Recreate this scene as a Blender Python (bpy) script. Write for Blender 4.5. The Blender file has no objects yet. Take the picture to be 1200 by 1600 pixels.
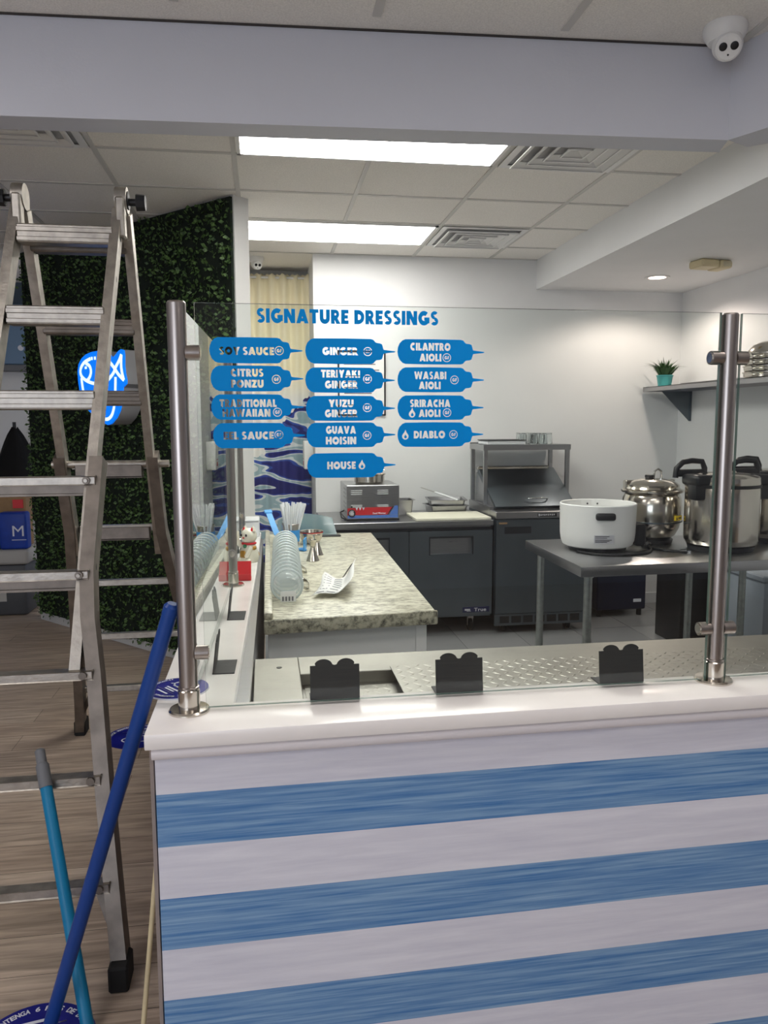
import bpy, bmesh, math, random
import numpy as np
from mathutils import Vector, Matrix
random.seed(7)
PI = math.pi
S = bpy.context.scene
COL = S.collection

# ------------------------------------------------------------------ camera, light, exposure
cd = bpy.data.cameras.new('camera')
cam = bpy.data.objects.new('camera', cd)
COL.objects.link(cam)
cd.sensor_fit = 'HORIZONTAL'; cd.sensor_width = 36.0; cd.lens = 36.0 * 1215 / 1200
cd.clip_start = .05
cam.matrix_world = Matrix(((0.98838567, 0.02068714, -0.15055169, 0),
                           (-0.15193096, 0.11314008, -0.98189424, 0),
                           (-0.00327915, 0.99336366, 0.11496905, 1.55), (0, 0, 0, 1)))
S.camera = cam
S.view_settings.view_transform = 'Standard'
S.view_settings.look = 'None'
S.view_settings.gamma = 1
S.view_settings.use_curve_mapping = False
S.view_settings.exposure = 0.12
S.cycles.use_denoising = True
S.cycles.max_bounces = 10
S.cycles.transparent_max_bounces = 16
S.cycles.sample_clamp_indirect = 6
KITCHEN_LED = 18.0      # ceiling panels of the kitchen
DINING_FILL = 7.5        # unseen ceiling panels added to brighten the dining side and counter
ADDED_WINDOW_W = 60           # area lamp added for daylight at an unseen shop window
W = bpy.data.worlds.new('daylight'); S.world = W; W.use_nodes = True
W.node_tree.nodes['Background'].inputs[0].default_value = (.62, .74, 1, 1)
W.node_tree.nodes['Background'].inputs[1].default_value = .9
ld = bpy.data.lights.new('added_window_lamp', 'AREA')
ld.shape = 'RECTANGLE'; ld.size = 3.4; ld.size_y = 1.9; ld.energy = ADDED_WINDOW_W; ld.color = (.9, .93, 1)
lo = bpy.data.objects.new('added_window_lamp', ld); COL.objects.link(lo)
lo.location = (-2.9, -3.45, 1.35); lo.rotation_euler = (PI / 2, 0, 0)

# ------------------------------------------------------------------ materials
def lin(c):
    return tuple(((v / 255) / 12.92 if v / 255 <= .04045 else ((v / 255 + .055) / 1.055) ** 2.4) for v in c) + (1,)

def mat(name, rgb, rough=.5, metal=0, noise=0, nscale=30, stretch=(1, 1, 1), bump=0, bscale=None, emit=0, coat=0, alpha=1, spec=.5, trans=0, ior=1.45):
    m = bpy.data.materials.new(name); m.use_nodes = True
    nt = m.node_tree; N = nt.nodes; L = nt.links
    b = N['Principled BSDF']
    c = lin(rgb)
    b.inputs['Base Color'].default_value = c
    b.inputs['Roughness'].default_value = rough
    b.inputs['Metallic'].default_value = metal
    b.inputs['Specular IOR Level'].default_value = spec
    b.inputs['Coat Weight'].default_value = coat
    b.inputs['Alpha'].default_value = alpha
    b.inputs['Transmission Weight'].default_value = trans
    b.inputs['IOR'].default_value = ior
    if emit:
        b.inputs['Emission Color'].default_value = c; b.inputs['Emission Strength'].default_value = emit
    tc = N.new('ShaderNodeTexCoord'); mp = N.new('ShaderNodeMapping'); mp.inputs['Scale'].default_value = stretch
    L.new(tc.outputs['Object'], mp.inputs['Vector'])
    nz = N.new('ShaderNodeTexNoise'); nz.inputs['Scale'].default_value = nscale; nz.inputs['Detail'].default_value = 5
    L.new(mp.outputs['Vector'], nz.inputs['Vector'])
    if noise:
        r = N.new('ShaderNodeValToRGB')
        d = tuple(max(0, v * (1 - noise)) for v in c[:3]) + (1,); u = tuple(min(1, v * (1 + noise)) for v in c[:3]) + (1,)
        r.color_ramp.elements[0].color = d; r.color_ramp.elements[1].color = u
        r.color_ramp.elements[0].position = .3; r.color_ramp.elements[1].position = .7
        L.new(nz.outputs['Fac'], r.inputs['Fac']); L.new(r.outputs['Color'], b.inputs['Base Color'])
    mr = N.new('ShaderNodeMapRange')
    mr.inputs['To Min'].default_value = max(0, rough - .06); mr.inputs['To Max'].default_value = min(1, rough + .06)
    L.new(nz.outputs['Fac'], mr.inputs['Value']); L.new(mr.outputs['Result'], b.inputs['Roughness'])
    if bump:
        bp = N.new('ShaderNodeBump'); bp.inputs['Strength'].default_value = bump; bp.inputs['Distance'].default_value = .01
        src = nz
        if bscale:
            src = N.new('ShaderNodeTexNoise'); src.inputs['Scale'].default_value = bscale; L.new(mp.outputs['Vector'], src.inputs['Vector'])
        L.new(src.outputs['Fac'], bp.inputs['Height']); L.new(bp.outputs['Normal'], b.inputs['Normal'])
    return m

def nodes_of(m):
    return m.node_tree.nodes, m.node_tree.links, m.node_tree.nodes['Principled BSDF']

M = {}
M['wall'] = mat('white_paint', (224, 225, 225), .6, noise=.02, nscale=4, bump=.05, bscale=120)
M['wall_lavender'] = mat('pale_paint', (204, 206, 214), .6, noise=.02, nscale=3, bump=.04, bscale=120)
M['slate_paint'] = mat('slate_paint', (70, 84, 98), .6, noise=.05)
M['ceiling_tile'] = mat('ceiling_tile', (240, 237, 231), .85, noise=.09, nscale=160, bump=.25, bscale=220)
M['tbar'] = mat('ceiling_grid', (205, 203, 198), .5)
M['gap'] = mat('shadow_gap', (66, 62, 60), .8)
M['led'] = mat('led_diffuser', (255, 252, 246), .5, emit=KITCHEN_LED)
M['led_far'] = mat('led_diffuser_far', (255, 252, 246), .5, emit=KITCHEN_LED * .72)
M['dining_fill'] = mat('added_dining_fill', (250, 244, 242), .5, emit=DINING_FILL)
M['down_led'] = mat('downlight_glow', (255, 222, 200), .5, emit=7)
M['white_enamel'] = mat('white_enamel', (232, 232, 230), .4)
M['vent_dark'] = mat('vent_recess', (176, 176, 178), .7)
M['steel'] = mat('brushed_steel', (172, 165, 160), .3, 1, noise=.03, nscale=60, stretch=(1, 1, .03))
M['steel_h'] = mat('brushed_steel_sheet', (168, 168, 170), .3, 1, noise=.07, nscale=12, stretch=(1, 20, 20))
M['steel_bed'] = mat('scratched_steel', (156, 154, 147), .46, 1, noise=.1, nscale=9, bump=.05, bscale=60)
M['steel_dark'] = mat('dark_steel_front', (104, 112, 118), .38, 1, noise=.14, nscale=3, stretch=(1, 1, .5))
M['steel_bright'] = mat('polished_steel', (206, 200, 190), .16, 1, noise=.05, nscale=8)
M['chrome'] = mat('chrome', (215, 215, 215), .1, 1)
M['galv'] = mat('galvanised_leg', (165, 170, 168), .4, 1, noise=.15, nscale=40)
M['alu'] = mat('worn_aluminium', (170, 165, 157), .42, 1, noise=.2, nscale=25, stretch=(1, 1, 1), bump=.1, bscale=90)
M['alu_dark'] = mat('darker_aluminium', (130, 123, 116), .5, 1, noise=.22, nscale=18)  # darker tone for outer rails, rear rungs and lower rung bodies
M['black'] = mat('black_plastic', (24, 25, 28), .4)
M['black_matte'] = mat('black_board', (32, 34, 37), .6)
M['rubber'] = mat('black_rubber', (22, 22, 23), .8, noise=.2)
M['blue_pole'] = mat('blue_pole', (14, 62, 138), .38)
M['teal_pole'] = mat('teal_pole', (10, 122, 168), .38)
M['grey_cap'] = mat('grey_plastic', (112, 114, 118), .5)
M['wood_dowel'] = mat('pale_dowel', (216, 200, 160), .6, noise=.1, nscale=20, stretch=(4, 4, .4))
M['quartz'] = mat('white_quartz', (242, 238, 234), .22, noise=.02, nscale=12)
M['white_lam'] = mat('white_laminate', (222, 224, 226), .4)
M['cabinet_white'] = mat('cabinet_laminate', (246, 247, 246), .35)
M['trim_white'] = mat('white_trim', (236, 232, 234), .4)
M['taupe'] = mat('taupe_edge', (150, 138, 132), .6, noise=.06)
M['decal'] = mat('blue_vinyl', (0, 158, 224), .5, spec=.3)
def backlit(m, c, f):
    N, L, b = nodes_of(m); out = N['Material Output']
    t = N.new('ShaderNodeBsdfTranslucent'); t.inputs[0].default_value = lin(c); x = N.new('ShaderNodeMixShader'); x.inputs[0].default_value = f
    L.new(b.outputs[0], x.inputs[1]); L.new(t.outputs[0], x.inputs[2]); L.new(x.outputs[0], out.inputs[0])
backlit(M['decal'], (0, 186, 246), .45)
M['sticker'] = mat('blue_floor_vinyl', (22, 26, 128), .35)
M['print_white'] = mat('white_print', (225, 228, 238), .5)
M['sign_blue'] = mat('lit_blue_acrylic', (0, 122, 255), .4, emit=.75)
M['sign_white'] = mat('lit_white_acrylic', (225, 245, 255), .4, emit=.9)
M['sign_side'] = mat('grey_return', (150, 150, 152), .5)
M['board'] = mat('cutting_board', (226, 224, 206), .55)
M['red'] = mat('red_plastic', (206, 22, 30), .4)
M['red_dark'] = mat('red_label', (196, 34, 42), .5)
M['blue_label'] = mat('blue_label', (84, 124, 200), .5)
M['navy'] = mat('navy_panel', (22, 28, 52), .5)
M['badge'] = mat('navy_badge', (24, 30, 70), .4)
M['silver_print'] = mat('silver_print', (190, 190, 196), .4)
M['ceramic'] = mat('cream_ceramic', (228, 224, 206), .22, coat=.4)
M['gold'] = mat('gold_paint', (190, 140, 50), .35, .4)
M['green'] = mat('green_paint', (20, 120, 76), .4)
M['yellow'] = mat('yellow_label', (238, 208, 40), .5)
M['clear'] = mat('clear_plastic', (225, 235, 235), .12, alpha=.16, coat=.3)
M['clear_rim'] = mat('clear_plastic_rim', (222, 232, 232), .2, alpha=.75, coat=.3)
M['straw'] = mat('translucent_straw', (246, 248, 250), .3, alpha=.93)
M['clear_glass'] = mat('tumbler_glass', (240, 244, 244), .06, trans=1)
M['paper'] = mat('paper', (236, 236, 234), .7, noise=.03, nscale=40)
M['ink'] = mat('grey_ink', (120, 122, 126), .7)
M['scoop_blue'] = mat('sky_blue_plastic', (52, 150, 220), .4)
M['leafpot'] = mat('turquoise_pot', (70, 160, 158), .4)
M['blade'] = mat('grass_green', (54, 92, 40), .5, noise=.35, nscale=60)
M['bin_grey'] = mat('grey_bin', (70, 72, 76), .5)
M['bin_light'] = mat('light_grey_bag', (170, 168, 164), .6)
M['bag_blue'] = mat('blue_bag', (20, 60, 160), .5, noise=.15, nscale=14)
M['brown'] = mat('brown_paper', (150, 120, 84), .7, noise=.08)
M['cloth_black'] = mat('black_cloth', (10, 10, 12), .9, noise=.3, nscale=12)
M['pale_blue'] = mat('pale_blue_panel', (108, 138, 168), .35)
M['ivory'] = mat('aged_ivory', (214, 200, 160), .5)
M['tub'] = mat('smoky_tub', (150, 158, 168), .4)
M['bottle_blue'] = mat('light_blue_pack', (110, 180, 225), .4)
M['base_white'] = mat('white_board_base', (205, 205, 203), .6)

def floor_wood():
    m = mat('wood_floor', (116, 104, 95), .42)
    N, L, b = nodes_of(m)
    tc = N.new('ShaderNodeTexCoord')
    br = N.new('ShaderNodeTexBrick'); br.inputs['Scale'].default_value = 1
    br.inputs['Brick Width'].default_value = 1.22; br.inputs['Row Height'].default_value = .18
    br.inputs['Mortar Size'].default_value = .0012; br.inputs['Mortar Smooth'].default_value = .1
    br.inputs['Color1'].default_value = lin((178, 160, 144)); br.inputs['Color2'].default_value = lin((196, 180, 164)); br.inputs['Mortar'].default_value = lin((70, 62, 56))
    br.inputs['Bias'].default_value = 0
    L.new(tc.outputs['Object'], br.inputs['Vector'])
    mp = N.new('ShaderNodeMapping'); mp.inputs['Scale'].default_value = (1.6, 22, 1); L.new(tc.outputs['Object'], mp.inputs['Vector'])
    nz = N.new('ShaderNodeTexNoise'); nz.inputs['Scale'].default_value = 2.2; nz.inputs['Detail'].default_value = 8; nz.inputs['Distortion'].default_value = .8
    L.new(mp.outputs['Vector'], nz.inputs['Vector'])
    r = N.new('ShaderNodeValToRGB'); r.color_ramp.elements[0].position = .3; r.color_ramp.elements[1].position = .72
    r.color_ramp.elements[0].color = (.42, .4, .39, 1); r.color_ramp.elements[1].color = (1.1, 1.08, 1.06, 1)
    L.new(nz.outputs['Fac'], r.inputs['Fac'])
    mx = N.new('ShaderNodeMix'); mx.data_type = 'RGBA'; mx.blend_type = 'MULTIPLY'; mx.inputs[0].default_value = .85
    L.new(br.outputs['Color'], mx.inputs[6]); L.new(r.outputs['Color'], mx.inputs[7])
    L.new(mx.outputs[2], b.inputs['Base Color'])
    bp = N.new('ShaderNodeBump'); bp.inputs['Strength'].default_value = .15; bp.inputs['Distance'].default_value = .004
    L.new(nz.outputs['Fac'], bp.inputs['Height']); L.new(bp.outputs['Normal'], b.inputs['Normal'])
    return m
M['floor'] = floor_wood()

def floor_tile():
    m = mat('grey_vinyl_tile', (120, 122, 124), .16)
    N, L, b = nodes_of(m)
    tc = N.new('ShaderNodeTexCoord')
    br = N.new('ShaderNodeTexBrick'); br.inputs['Scale'].default_value = 1; br.offset = 0
    br.inputs['Brick Width'].default_value = .45; br.inputs['Row Height'].default_value = .45; br.inputs['Mortar Size'].default_value = .002
    br.inputs['Color1'].default_value = lin((124, 126, 128)); br.inputs['Color2'].default_value = lin((140, 141, 143)); br.inputs['Mortar'].default_value = lin((90, 90, 92))
    L.new(tc.outputs['Object'], br.inputs['Vector']); L.new(br.outputs['Color'], b.inputs['Base Color'])
    return m
M['tile'] = floor_tile()

def stripes():
    m = mat('striped_wood_panel', (200, 198, 206), .5)
    N, L, b = nodes_of(m)
    tc = N.new('ShaderNodeTexCoord')
    sp = N.new('ShaderNodeSeparateXYZ'); L.new(tc.outputs['Object'], sp.inputs[0])
    a = N.new('ShaderNodeMath'); a.operation = 'ADD'; a.inputs[1].default_value = 10 * .241 - .752 + .1205; L.new(sp.outputs['Z'], a.inputs[0])
    md = N.new('ShaderNodeMath'); md.operation = 'MODULO'; md.inputs[1].default_value = .241; L.new(a.outputs[0], md.inputs[0])
    lt = N.new('ShaderNodeMath'); lt.operation = 'LESS_THAN'; lt.inputs[1].default_value = .1205; L.new(md.outputs[0], lt.inputs[0])
    def streak(sx, sz, sc, p0, p1, c0, c1):
        mp = N.new('ShaderNodeMapping'); mp.inputs['Scale'].default_value = (sx, 1, sz); L.new(tc.outputs['Object'], mp.inputs[0])
        nz = N.new('ShaderNodeTexNoise'); nz.inputs['Scale'].default_value = sc; nz.inputs['Detail'].default_value = 7; nz.inputs['Roughness'].default_value = .62; nz.inputs['Distortion'].default_value = .3
        L.new(mp.outputs[0], nz.inputs['Vector'])
        r = N.new('ShaderNodeValToRGB'); e = r.color_ramp.elements
        e[0].position = p0; e[1].position = p1; e[0].color = lin(c0); e[1].color = lin(c1)
        L.new(nz.outputs['Fac'], r.inputs['Fac']); return r
    blue = streak(1.3, 55, 2.2, .34, .76, (64, 120, 180), (156, 190, 218))
    bw = streak(2.0, 26, 1.6, .3, .7, (210, 211, 224), (230, 231, 240))
    mx = N.new('ShaderNodeMix'); mx.data_type = 'RGBA'
    L.new(lt.outputs[0], mx.inputs[0]); L.new(bw.outputs[0], mx.inputs[6]); L.new(blue.outputs[0], mx.inputs[7])
    L.new(mx.outputs[2], b.inputs['Base Color'])
    return m
M['stripes'] = stripes()

def granite(name, lo, hi, dark, sc):
    m = mat(name, hi, .3)
    N, L, b = nodes_of(m)
    tc = N.new('ShaderNodeTexCoord')
    n1 = N.new('ShaderNodeTexNoise'); n1.inputs['Scale'].default_value = sc; n1.inputs['Detail'].default_value = 6; n1.inputs['Roughness'].default_value = .7
    mp = N.new('ShaderNodeMapping'); mp.inputs['Scale'].default_value = (1, 1.8, 1); mp.inputs['Rotation'].default_value = (0, 0, .5)
    L.new(tc.outputs['Object'], mp.inputs[0]); L.new(mp.outputs[0], n1.inputs['Vector'])
    r = N.new('ShaderNodeValToRGB'); e = r.color_ramp.elements
    e[0].position = .33; e[0].color = lin(dark); e[1].position = .44; e[1].color = lin(lo)
    x = e.new(.56); x.color = lin(hi)
    x = e.new(.68); x.color = lin(tuple(min(255, v + 8) for v in hi))
    L.new(n1.outputs['Fac'], r.inputs['Fac']); L.new(r.outputs['Color'], b.inputs['Base Color'])
    return m
M['granite'] = granite('pale_granite', (176, 172, 152), (216, 213, 194), (112, 112, 104), 26)
M['granite_edge'] = granite('speckled_granite_edge', (138, 136, 120), (190, 186, 164), (50, 52, 50), 40)

def leaf_mat():
    m = mat('hedge_leaf', (30, 58, 30), .55)
    N, L, b = nodes_of(m)
    tc = N.new('ShaderNodeTexCoord')
    w = N.new('ShaderNodeTexWhiteNoise'); nz = N.new('ShaderNodeTexNoise'); nz.inputs['Scale'].default_value = 70
    L.new(tc.outputs['Object'], nz.inputs['Vector'])
    r = N.new('ShaderNodeValToRGB'); e = r.color_ramp.elements
    e[0].position = .32; e[0].color = lin((20, 44, 26)); e[1].position = .7; e[1].color = lin((92, 124, 62))
    L.new(nz.outputs['Fac'], r.inputs['Fac']); L.new(r.outputs['Color'], b.inputs['Base Color'])
    return m
M['leaf'] = leaf_mat()
M['leaf_back'] = mat('hedge_backing', (18, 30, 20), .9)

def curtain_mat():
    m = mat('printed_curtain', (250, 240, 212), .8)
    N, L, b = nodes_of(m)
    tc = N.new('ShaderNodeTexCoord'); sp = N.new('ShaderNodeSeparateXYZ'); L.new(tc.outputs['Object'], sp.inputs[0])
    # broad diagonal waves of navy, blue and pale grey
    mp = N.new('ShaderNodeMapping'); mp.inputs['Rotation'].default_value = (0, .3, 0); mp.inputs['Scale'].default_value = (1.0, .2, 3.0)
    L.new(tc.outputs['Object'], mp.inputs[0])
    wv = N.new('ShaderNodeTexNoise'); wv.inputs['Scale'].default_value = 1.9; wv.inputs['Detail'].default_value = .6; wv.inputs['Distortion'].default_value = 1.1
    L.new(mp.outputs[0], wv.inputs['Vector'])
    r = N.new('ShaderNodeValToRGB'); r.color_ramp.interpolation = 'CONSTANT'; e = r.color_ramp.elements
    e[0].position = 0; e[0].color = lin((30, 34, 116)); e[1].position = .40; e[1].color = lin((52, 84, 172))
    for p, c in ((.435, (222, 228, 228)), (.475, (160, 186, 194)), (.53, (222, 226, 226)), (.56, (46, 70, 158)), (.59, (28, 32, 110)), (.68, (216, 222, 222)), (.71, (150, 178, 188))):
        x = e.new(p); x.color = lin(c)
    L.new(wv.outputs['Fac'], r.inputs['Fac'])
    nz = N.new('ShaderNodeTexNoise'); nz.inputs['Scale'].default_value = 9; nz.inputs['Detail'].default_value = 3
    L.new(tc.outputs['Object'], nz.inputs['Vector'])
    # crest line rises to the right
    k = N.new('ShaderNodeMath'); k.operation = 'MULTIPLY_ADD'; k.inputs[1].default_value = -1.2; L.new(sp.outputs['X'], k.inputs[0]); L.new(sp.outputs['Z'], k.inputs[2])
    k2 = N.new('ShaderNodeMath'); k2.operation = 'MULTIPLY_ADD'; k2.inputs[1].default_value = .34; L.new(nz.outputs['Fac'], k2.inputs[0]); L.new(k.outputs[0], k2.inputs[2])
    lt = N.new('ShaderNodeMath'); lt.operation = 'LESS_THAN'; lt.inputs[1].default_value = 1.66; L.new(k2.outputs[0], lt.inputs[0])
    # cream cloth fading to a paler ground lower down (two dyed zones)
    rr = N.new('ShaderNodeMapRange'); rr.inputs['From Min'].default_value = 1.75; rr.inputs['From Max'].default_value = 1.95; L.new(sp.outputs['Z'], rr.inputs['Value'])
    g = N.new('ShaderNodeMix'); g.data_type = 'RGBA'; g.inputs[6].default_value = lin((244, 242, 236)); g.inputs[7].default_value = lin((254, 245, 214)); L.new(rr.outputs[0], g.inputs[0])
    mx = N.new('ShaderNodeMix'); mx.data_type = 'RGBA'; L.new(lt.outputs[0], mx.inputs[0]); L.new(g.outputs[2], mx.inputs[6]); L.new(r.outputs['Color'], mx.inputs[7])
    L.new(mx.outputs[2], b.inputs['Base Color'])
    return m
M['curtain'] = curtain_mat()

def pane_mat():
    m = bpy.data.materials.new('clear_pane'); m.use_nodes = True
    N = m.node_tree.nodes; L = m.node_tree.links; N.clear()
    out = N.new('ShaderNodeOutputMaterial'); mix = N.new('ShaderNodeMixShader')
    tr = N.new('ShaderNodeBsdfTransparent'); tr.inputs[0].default_value = (.955, .975, .965, 1)
    gl = N.new('ShaderNodeBsdfGlossy'); gl.inputs['Roughness'].default_value = 0; gl.inputs[0].default_value = (.97, .99, .98, 1)
    fr = N.new('ShaderNodeFresnel'); fr.inputs[0].default_value = 1.62
    ge = N.new('ShaderNodeNewGeometry'); inv = N.new('ShaderNodeMath'); inv.operation = 'SUBTRACT'; inv.inputs[0].default_value = 1
    mu = N.new('ShaderNodeMath'); mu.operation = 'MULTIPLY'
    L.new(ge.outputs['Backfacing'], inv.inputs[1]); L.new(fr.outputs[0], mu.inputs[0]); L.new(inv.outputs[0], mu.inputs[1])
    L.new(mu.outputs[0], mix.inputs[0]); L.new(tr.outputs[0], mix.inputs[1]); L.new(gl.outputs[0], mix.inputs[2]); L.new(mix.outputs[0], out.inputs[0])
    return m
M['pane'] = pane_mat()
M['pane_edge'] = mat('green_glass_edge', (84, 108, 100), .15, alpha=.9)

# ------------------------------------------------------------------ mesh helpers
def V(*a): return Vector(a)

class MB:
    """collects shapes in world coordinates; build() links them as one mesh object"""
    def __init__(s): s.v = []; s.f = []; s.mi = []; s.m = 0
    def add(s, vs, fs):
        o = len(s.v); s.v += [tuple(p) for p in vs]; s.f += [[i + o for i in f] for f in fs]; s.mi += [s.m] * len(fs); return s
    def bm(s, bm):
        bm.verts.index_update(); s.add([p.co.copy() for p in bm.verts], [[p.index for p in f.verts] for f in bm.faces]); bm.free(); return s
    def box(s, lo, hi, bev=0, X=None, seg=1):
        bm = bmesh.new(); bmesh.ops.create_cube(bm, size=1)
        lo = Vector(lo); hi = Vector(hi)
        for p in bm.verts: p.co = Vector([(lo[i] + hi[i]) / 2 + p.co[i] * (hi[i] - lo[i]) for i in range(3)])
        if bev: bmesh.ops.bevel(bm, geom=bm.edges[:], offset=bev, segments=seg, affect='EDGES', profile=.5)
        if X is not None: bm.transform(X)
        return s.bm(bm)
    def prism(s, poly, axis, a, b, bev=0):
        """poly of 2D points extruded along axis 'x','y' or 'z' from a to b"""
        def P(q, t):
            return {'x': (t, q[0], q[1]), 'y': (q[0], t, q[1]), 'z': (q[0], q[1], t)}[axis]
        bm = bmesh.new()
        A = [bm.verts.new(P(q, a)) for q in poly]; B = [bm.verts.new(P(q, b)) for q in poly]; n = len(poly)
        bm.faces.new(A); bm.faces.new(B[::-1])
        for i in range(n): bm.faces.new((A[i], B[i], B[(i + 1) % n], A[(i + 1) % n]))
        bmesh.ops.recalc_face_normals(bm, faces=bm.faces[:])
        if bev: bmesh.ops.bevel(bm, geom=bm.edges[:], offset=bev, segments=2, affect='EDGES', profile=.5)
        return s.bm(bm)
    def tube(s, pts, r, n=12, caps=True, closed=False):
        pts = [Vector(p) for p in pts]; k = len(pts)
        rs = r if isinstance(r, (list, tuple)) else [r] * k
        vs = []; fs = []; up = None
        for i, p in enumerate(pts):
            if closed: t = pts[(i + 1) % k] - pts[i - 1]
            else: t = pts[min(i + 1, k - 1)] - pts[max(i - 1, 0)]
            t.normalize()
            if up is None:
                up = Vector((0, 0, 1)) if abs(t.z) < .9 else Vector((1, 0, 0))
            u = up - t * up.dot(t); u.normalize(); w = t.cross(u); up = u
            for j in range(n):
                a = 2 * PI * j / n; vs.append(p + (u * math.cos(a) + w * math.sin(a)) * rs[i])
        for i in range(k if closed else k - 1):
            for j in range(n):
                a = i * n; b = ((i + 1) % k) * n
                fs.append((a + j, a + (j + 1) % n, b + (j + 1) % n, b + j))
        if caps and not closed: fs.append(list(range(n))[::-1]); fs.append([(k - 1) * n + j for j in range(n)])
        return s.add(vs, fs)
    def lathe(s, c, prof, n=32, X=None):
        """prof: (radius, height) from bottom to top about a vertical axis at c"""
        vs = []; fs = []; k = len(prof); c = Vector(c)
        for r, h in prof:
            for j in range(n):
                a = 2 * PI * j / n; p = Vector((max(r, 1e-5) * math.cos(a), max(r, 1e-5) * math.sin(a), h))
                vs.append(c + (X @ p if X is not None else p))
        for i in range(k - 1):
            for j in range(n): fs.append((i * n + j, i * n + (j + 1) % n, (i + 1) * n + (j + 1) % n, (i + 1) * n + j))
        if prof[0][0] > 1e-4 and abs(prof[0][0] - prof[-1][0]) < .0045:
            for j in range(n): fs.append(((k - 1) * n + j, (k - 1) * n + (j + 1) % n, (j + 1) % n, j))
        else:
            if prof[0][0] > 1e-4: fs.append(list(range(n))[::-1])
            if prof[-1][0] > 1e-4: fs.append([(k - 1) * n + j for j in range(n)])
        return s.add(vs, fs)
    def ball(s, c, r, X=None, n=16):
        bm = bmesh.new(); bmesh.ops.create_uvsphere(bm, u_segments=n, v_segments=n // 2 + 2, radius=1)
        r = (r, r, r) if not isinstance(r, (tuple, list)) else r
        for p in bm.verts: p.co = Vector([p.co[i] * r[i] for i in range(3)])
        if X is not None: bm.transform(X)
        bmesh.ops.translate(bm, verts=bm.verts[:], vec=Vector(c))
        return s.bm(bm)
    def sweep(s, pts, ax, w, d):
        """rectangular section (w along ax, d across) swept along pts"""
        pts = [Vector(p) for p in pts]; ax = Vector(ax); k = len(pts); vs = []; fs = []
        for i, p in enumerate(pts):
            t = (pts[min(i + 1, k - 1)] - pts[max(i - 1, 0)]).normalized()
            b = t.cross(ax).normalized()
            for a, c in ((-1, -1), (1, -1), (1, 1), (-1, 1)): vs.append(p + ax * (a * w / 2) + b * (c * d / 2))
        for i in range(k - 1):
            for j in range(4): fs.append((i * 4 + j, i * 4 + (j + 1) % 4, i * 4 + 4 + (j + 1) % 4, i * 4 + 4 + j))
        fs.append((3, 2, 1, 0)); fs.append([(k - 1) * 4 + j for j in range(4)])
        return s.add(vs, fs)
    def build(s, name, mats, parent=None, smooth=35, loc=None):
        me = bpy.data.meshes.new(name)
        o = bpy.data.objects.new(name, me); COL.objects.link(o)
        base = Vector((0, 0, 0))
        if parent is not None:
            o.parent = parent; q = parent
            while q is not None: base += q.location; q = q.parent
        if loc is not None: o.location = Vector(loc) - base; base = Vector(loc)
        me.from_pydata([tuple(Vector(p) - base) for p in s.v], [], s.f)
        bm = bmesh.new(); bm.from_mesh(me); bmesh.ops.recalc_face_normals(bm, faces=bm.faces[:]); bm.to_mesh(me); bm.free()
        for m in (mats if isinstance(mats, (list, tuple)) else [mats]): me.materials.append(M[m] if isinstance(m, str) else m)
        if len(me.polygons) == len(s.mi): me.polygons.foreach_set('material_index', s.mi)
        if smooth:
            me.polygons.foreach_set('use_smooth', [True] * len(me.polygons))
            me.set_sharp_from_angle(angle=math.radians(smooth))
        me.update(); return o

def tag(o, label, cat, group=None, kind=None):
    o['label'] = label; o['category'] = cat
    if group: o['group'] = group
    if kind: o['kind'] = kind
    return o
def thing(name, loc, label, cat, group=None):
    o = bpy.data.objects.new(name, None); COL.objects.link(o); o.location = loc; o.empty_display_size = .05
    return tag(o, label, cat, group)
def part(mb, name, m, parent, label=None, loc=None, smooth=35):
    o = mb.build(name, m, parent, smooth, loc)
    if label: o['label'] = label
    return o
def struct(mb, name, m, smooth=0):
    o = mb.build(name, m, None, smooth); o['kind'] = 'structure'; return o
def dup(root, loc, label=None, rot=None):
    r = root.copy(); COL.objects.link(r); r.location = loc
    if rot is not None: r.rotation_euler = rot
    if label: r['label'] = label
    for ch in list(root.children):
        c = ch.copy(); COL.objects.link(c); c.parent = r
        for g in list(ch.children):
            d = g.copy(); COL.objects.link(d); d.parent = c
    return r
def arc(c, r, a0, a1, n, plane='xz', k=0):
    out = []
    for i in range(n + 1):
        a = a0 + (a1 - a0) * i / n; p, q = c[0] + r * math.cos(a), c[1] + r * math.sin(a)
        out.append((p, q))
    return out

# ---- lettering
def glyphs(text, bold=.02):
    """(verts, faces) of flat lettering, scaled to a unit box (x 0..1, y 0..1)"""
    cu = bpy.data.curves.new('t', 'FONT'); cu.body = text; cu.size = 1; cu.offset = bold; cu.space_character = 1.0 + bold * 3.2
    cu.resolution_u = 4; cu.fill_mode = 'BOTH'
    ob = bpy.data.objects.new('t', cu); COL.objects.link(ob)
    dg = bpy.context.evaluated_depsgraph_get(); dg.update()
    me = bpy.data.meshes.new_from_object(ob.evaluated_get(dg))
    vs = [tuple(p.co) for p in me.vertices]; fs = [list(p.vertices) for p in me.polygons]
    bpy.data.objects.remove(ob); bpy.data.curves.remove(cu); bpy.data.meshes.remove(me)
    x0 = min(p[0] for p in vs); x1 = max(p[0] for p in vs); y0 = min(p[1] for p in vs); y1 = max(p[1] for p in vs)
    return [((p[0] - x0) / (x1 - x0), (p[1] - y0) / (y1 - y0)) for p in vs], fs, (x1 - x0) / (y1 - y0)
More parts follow.
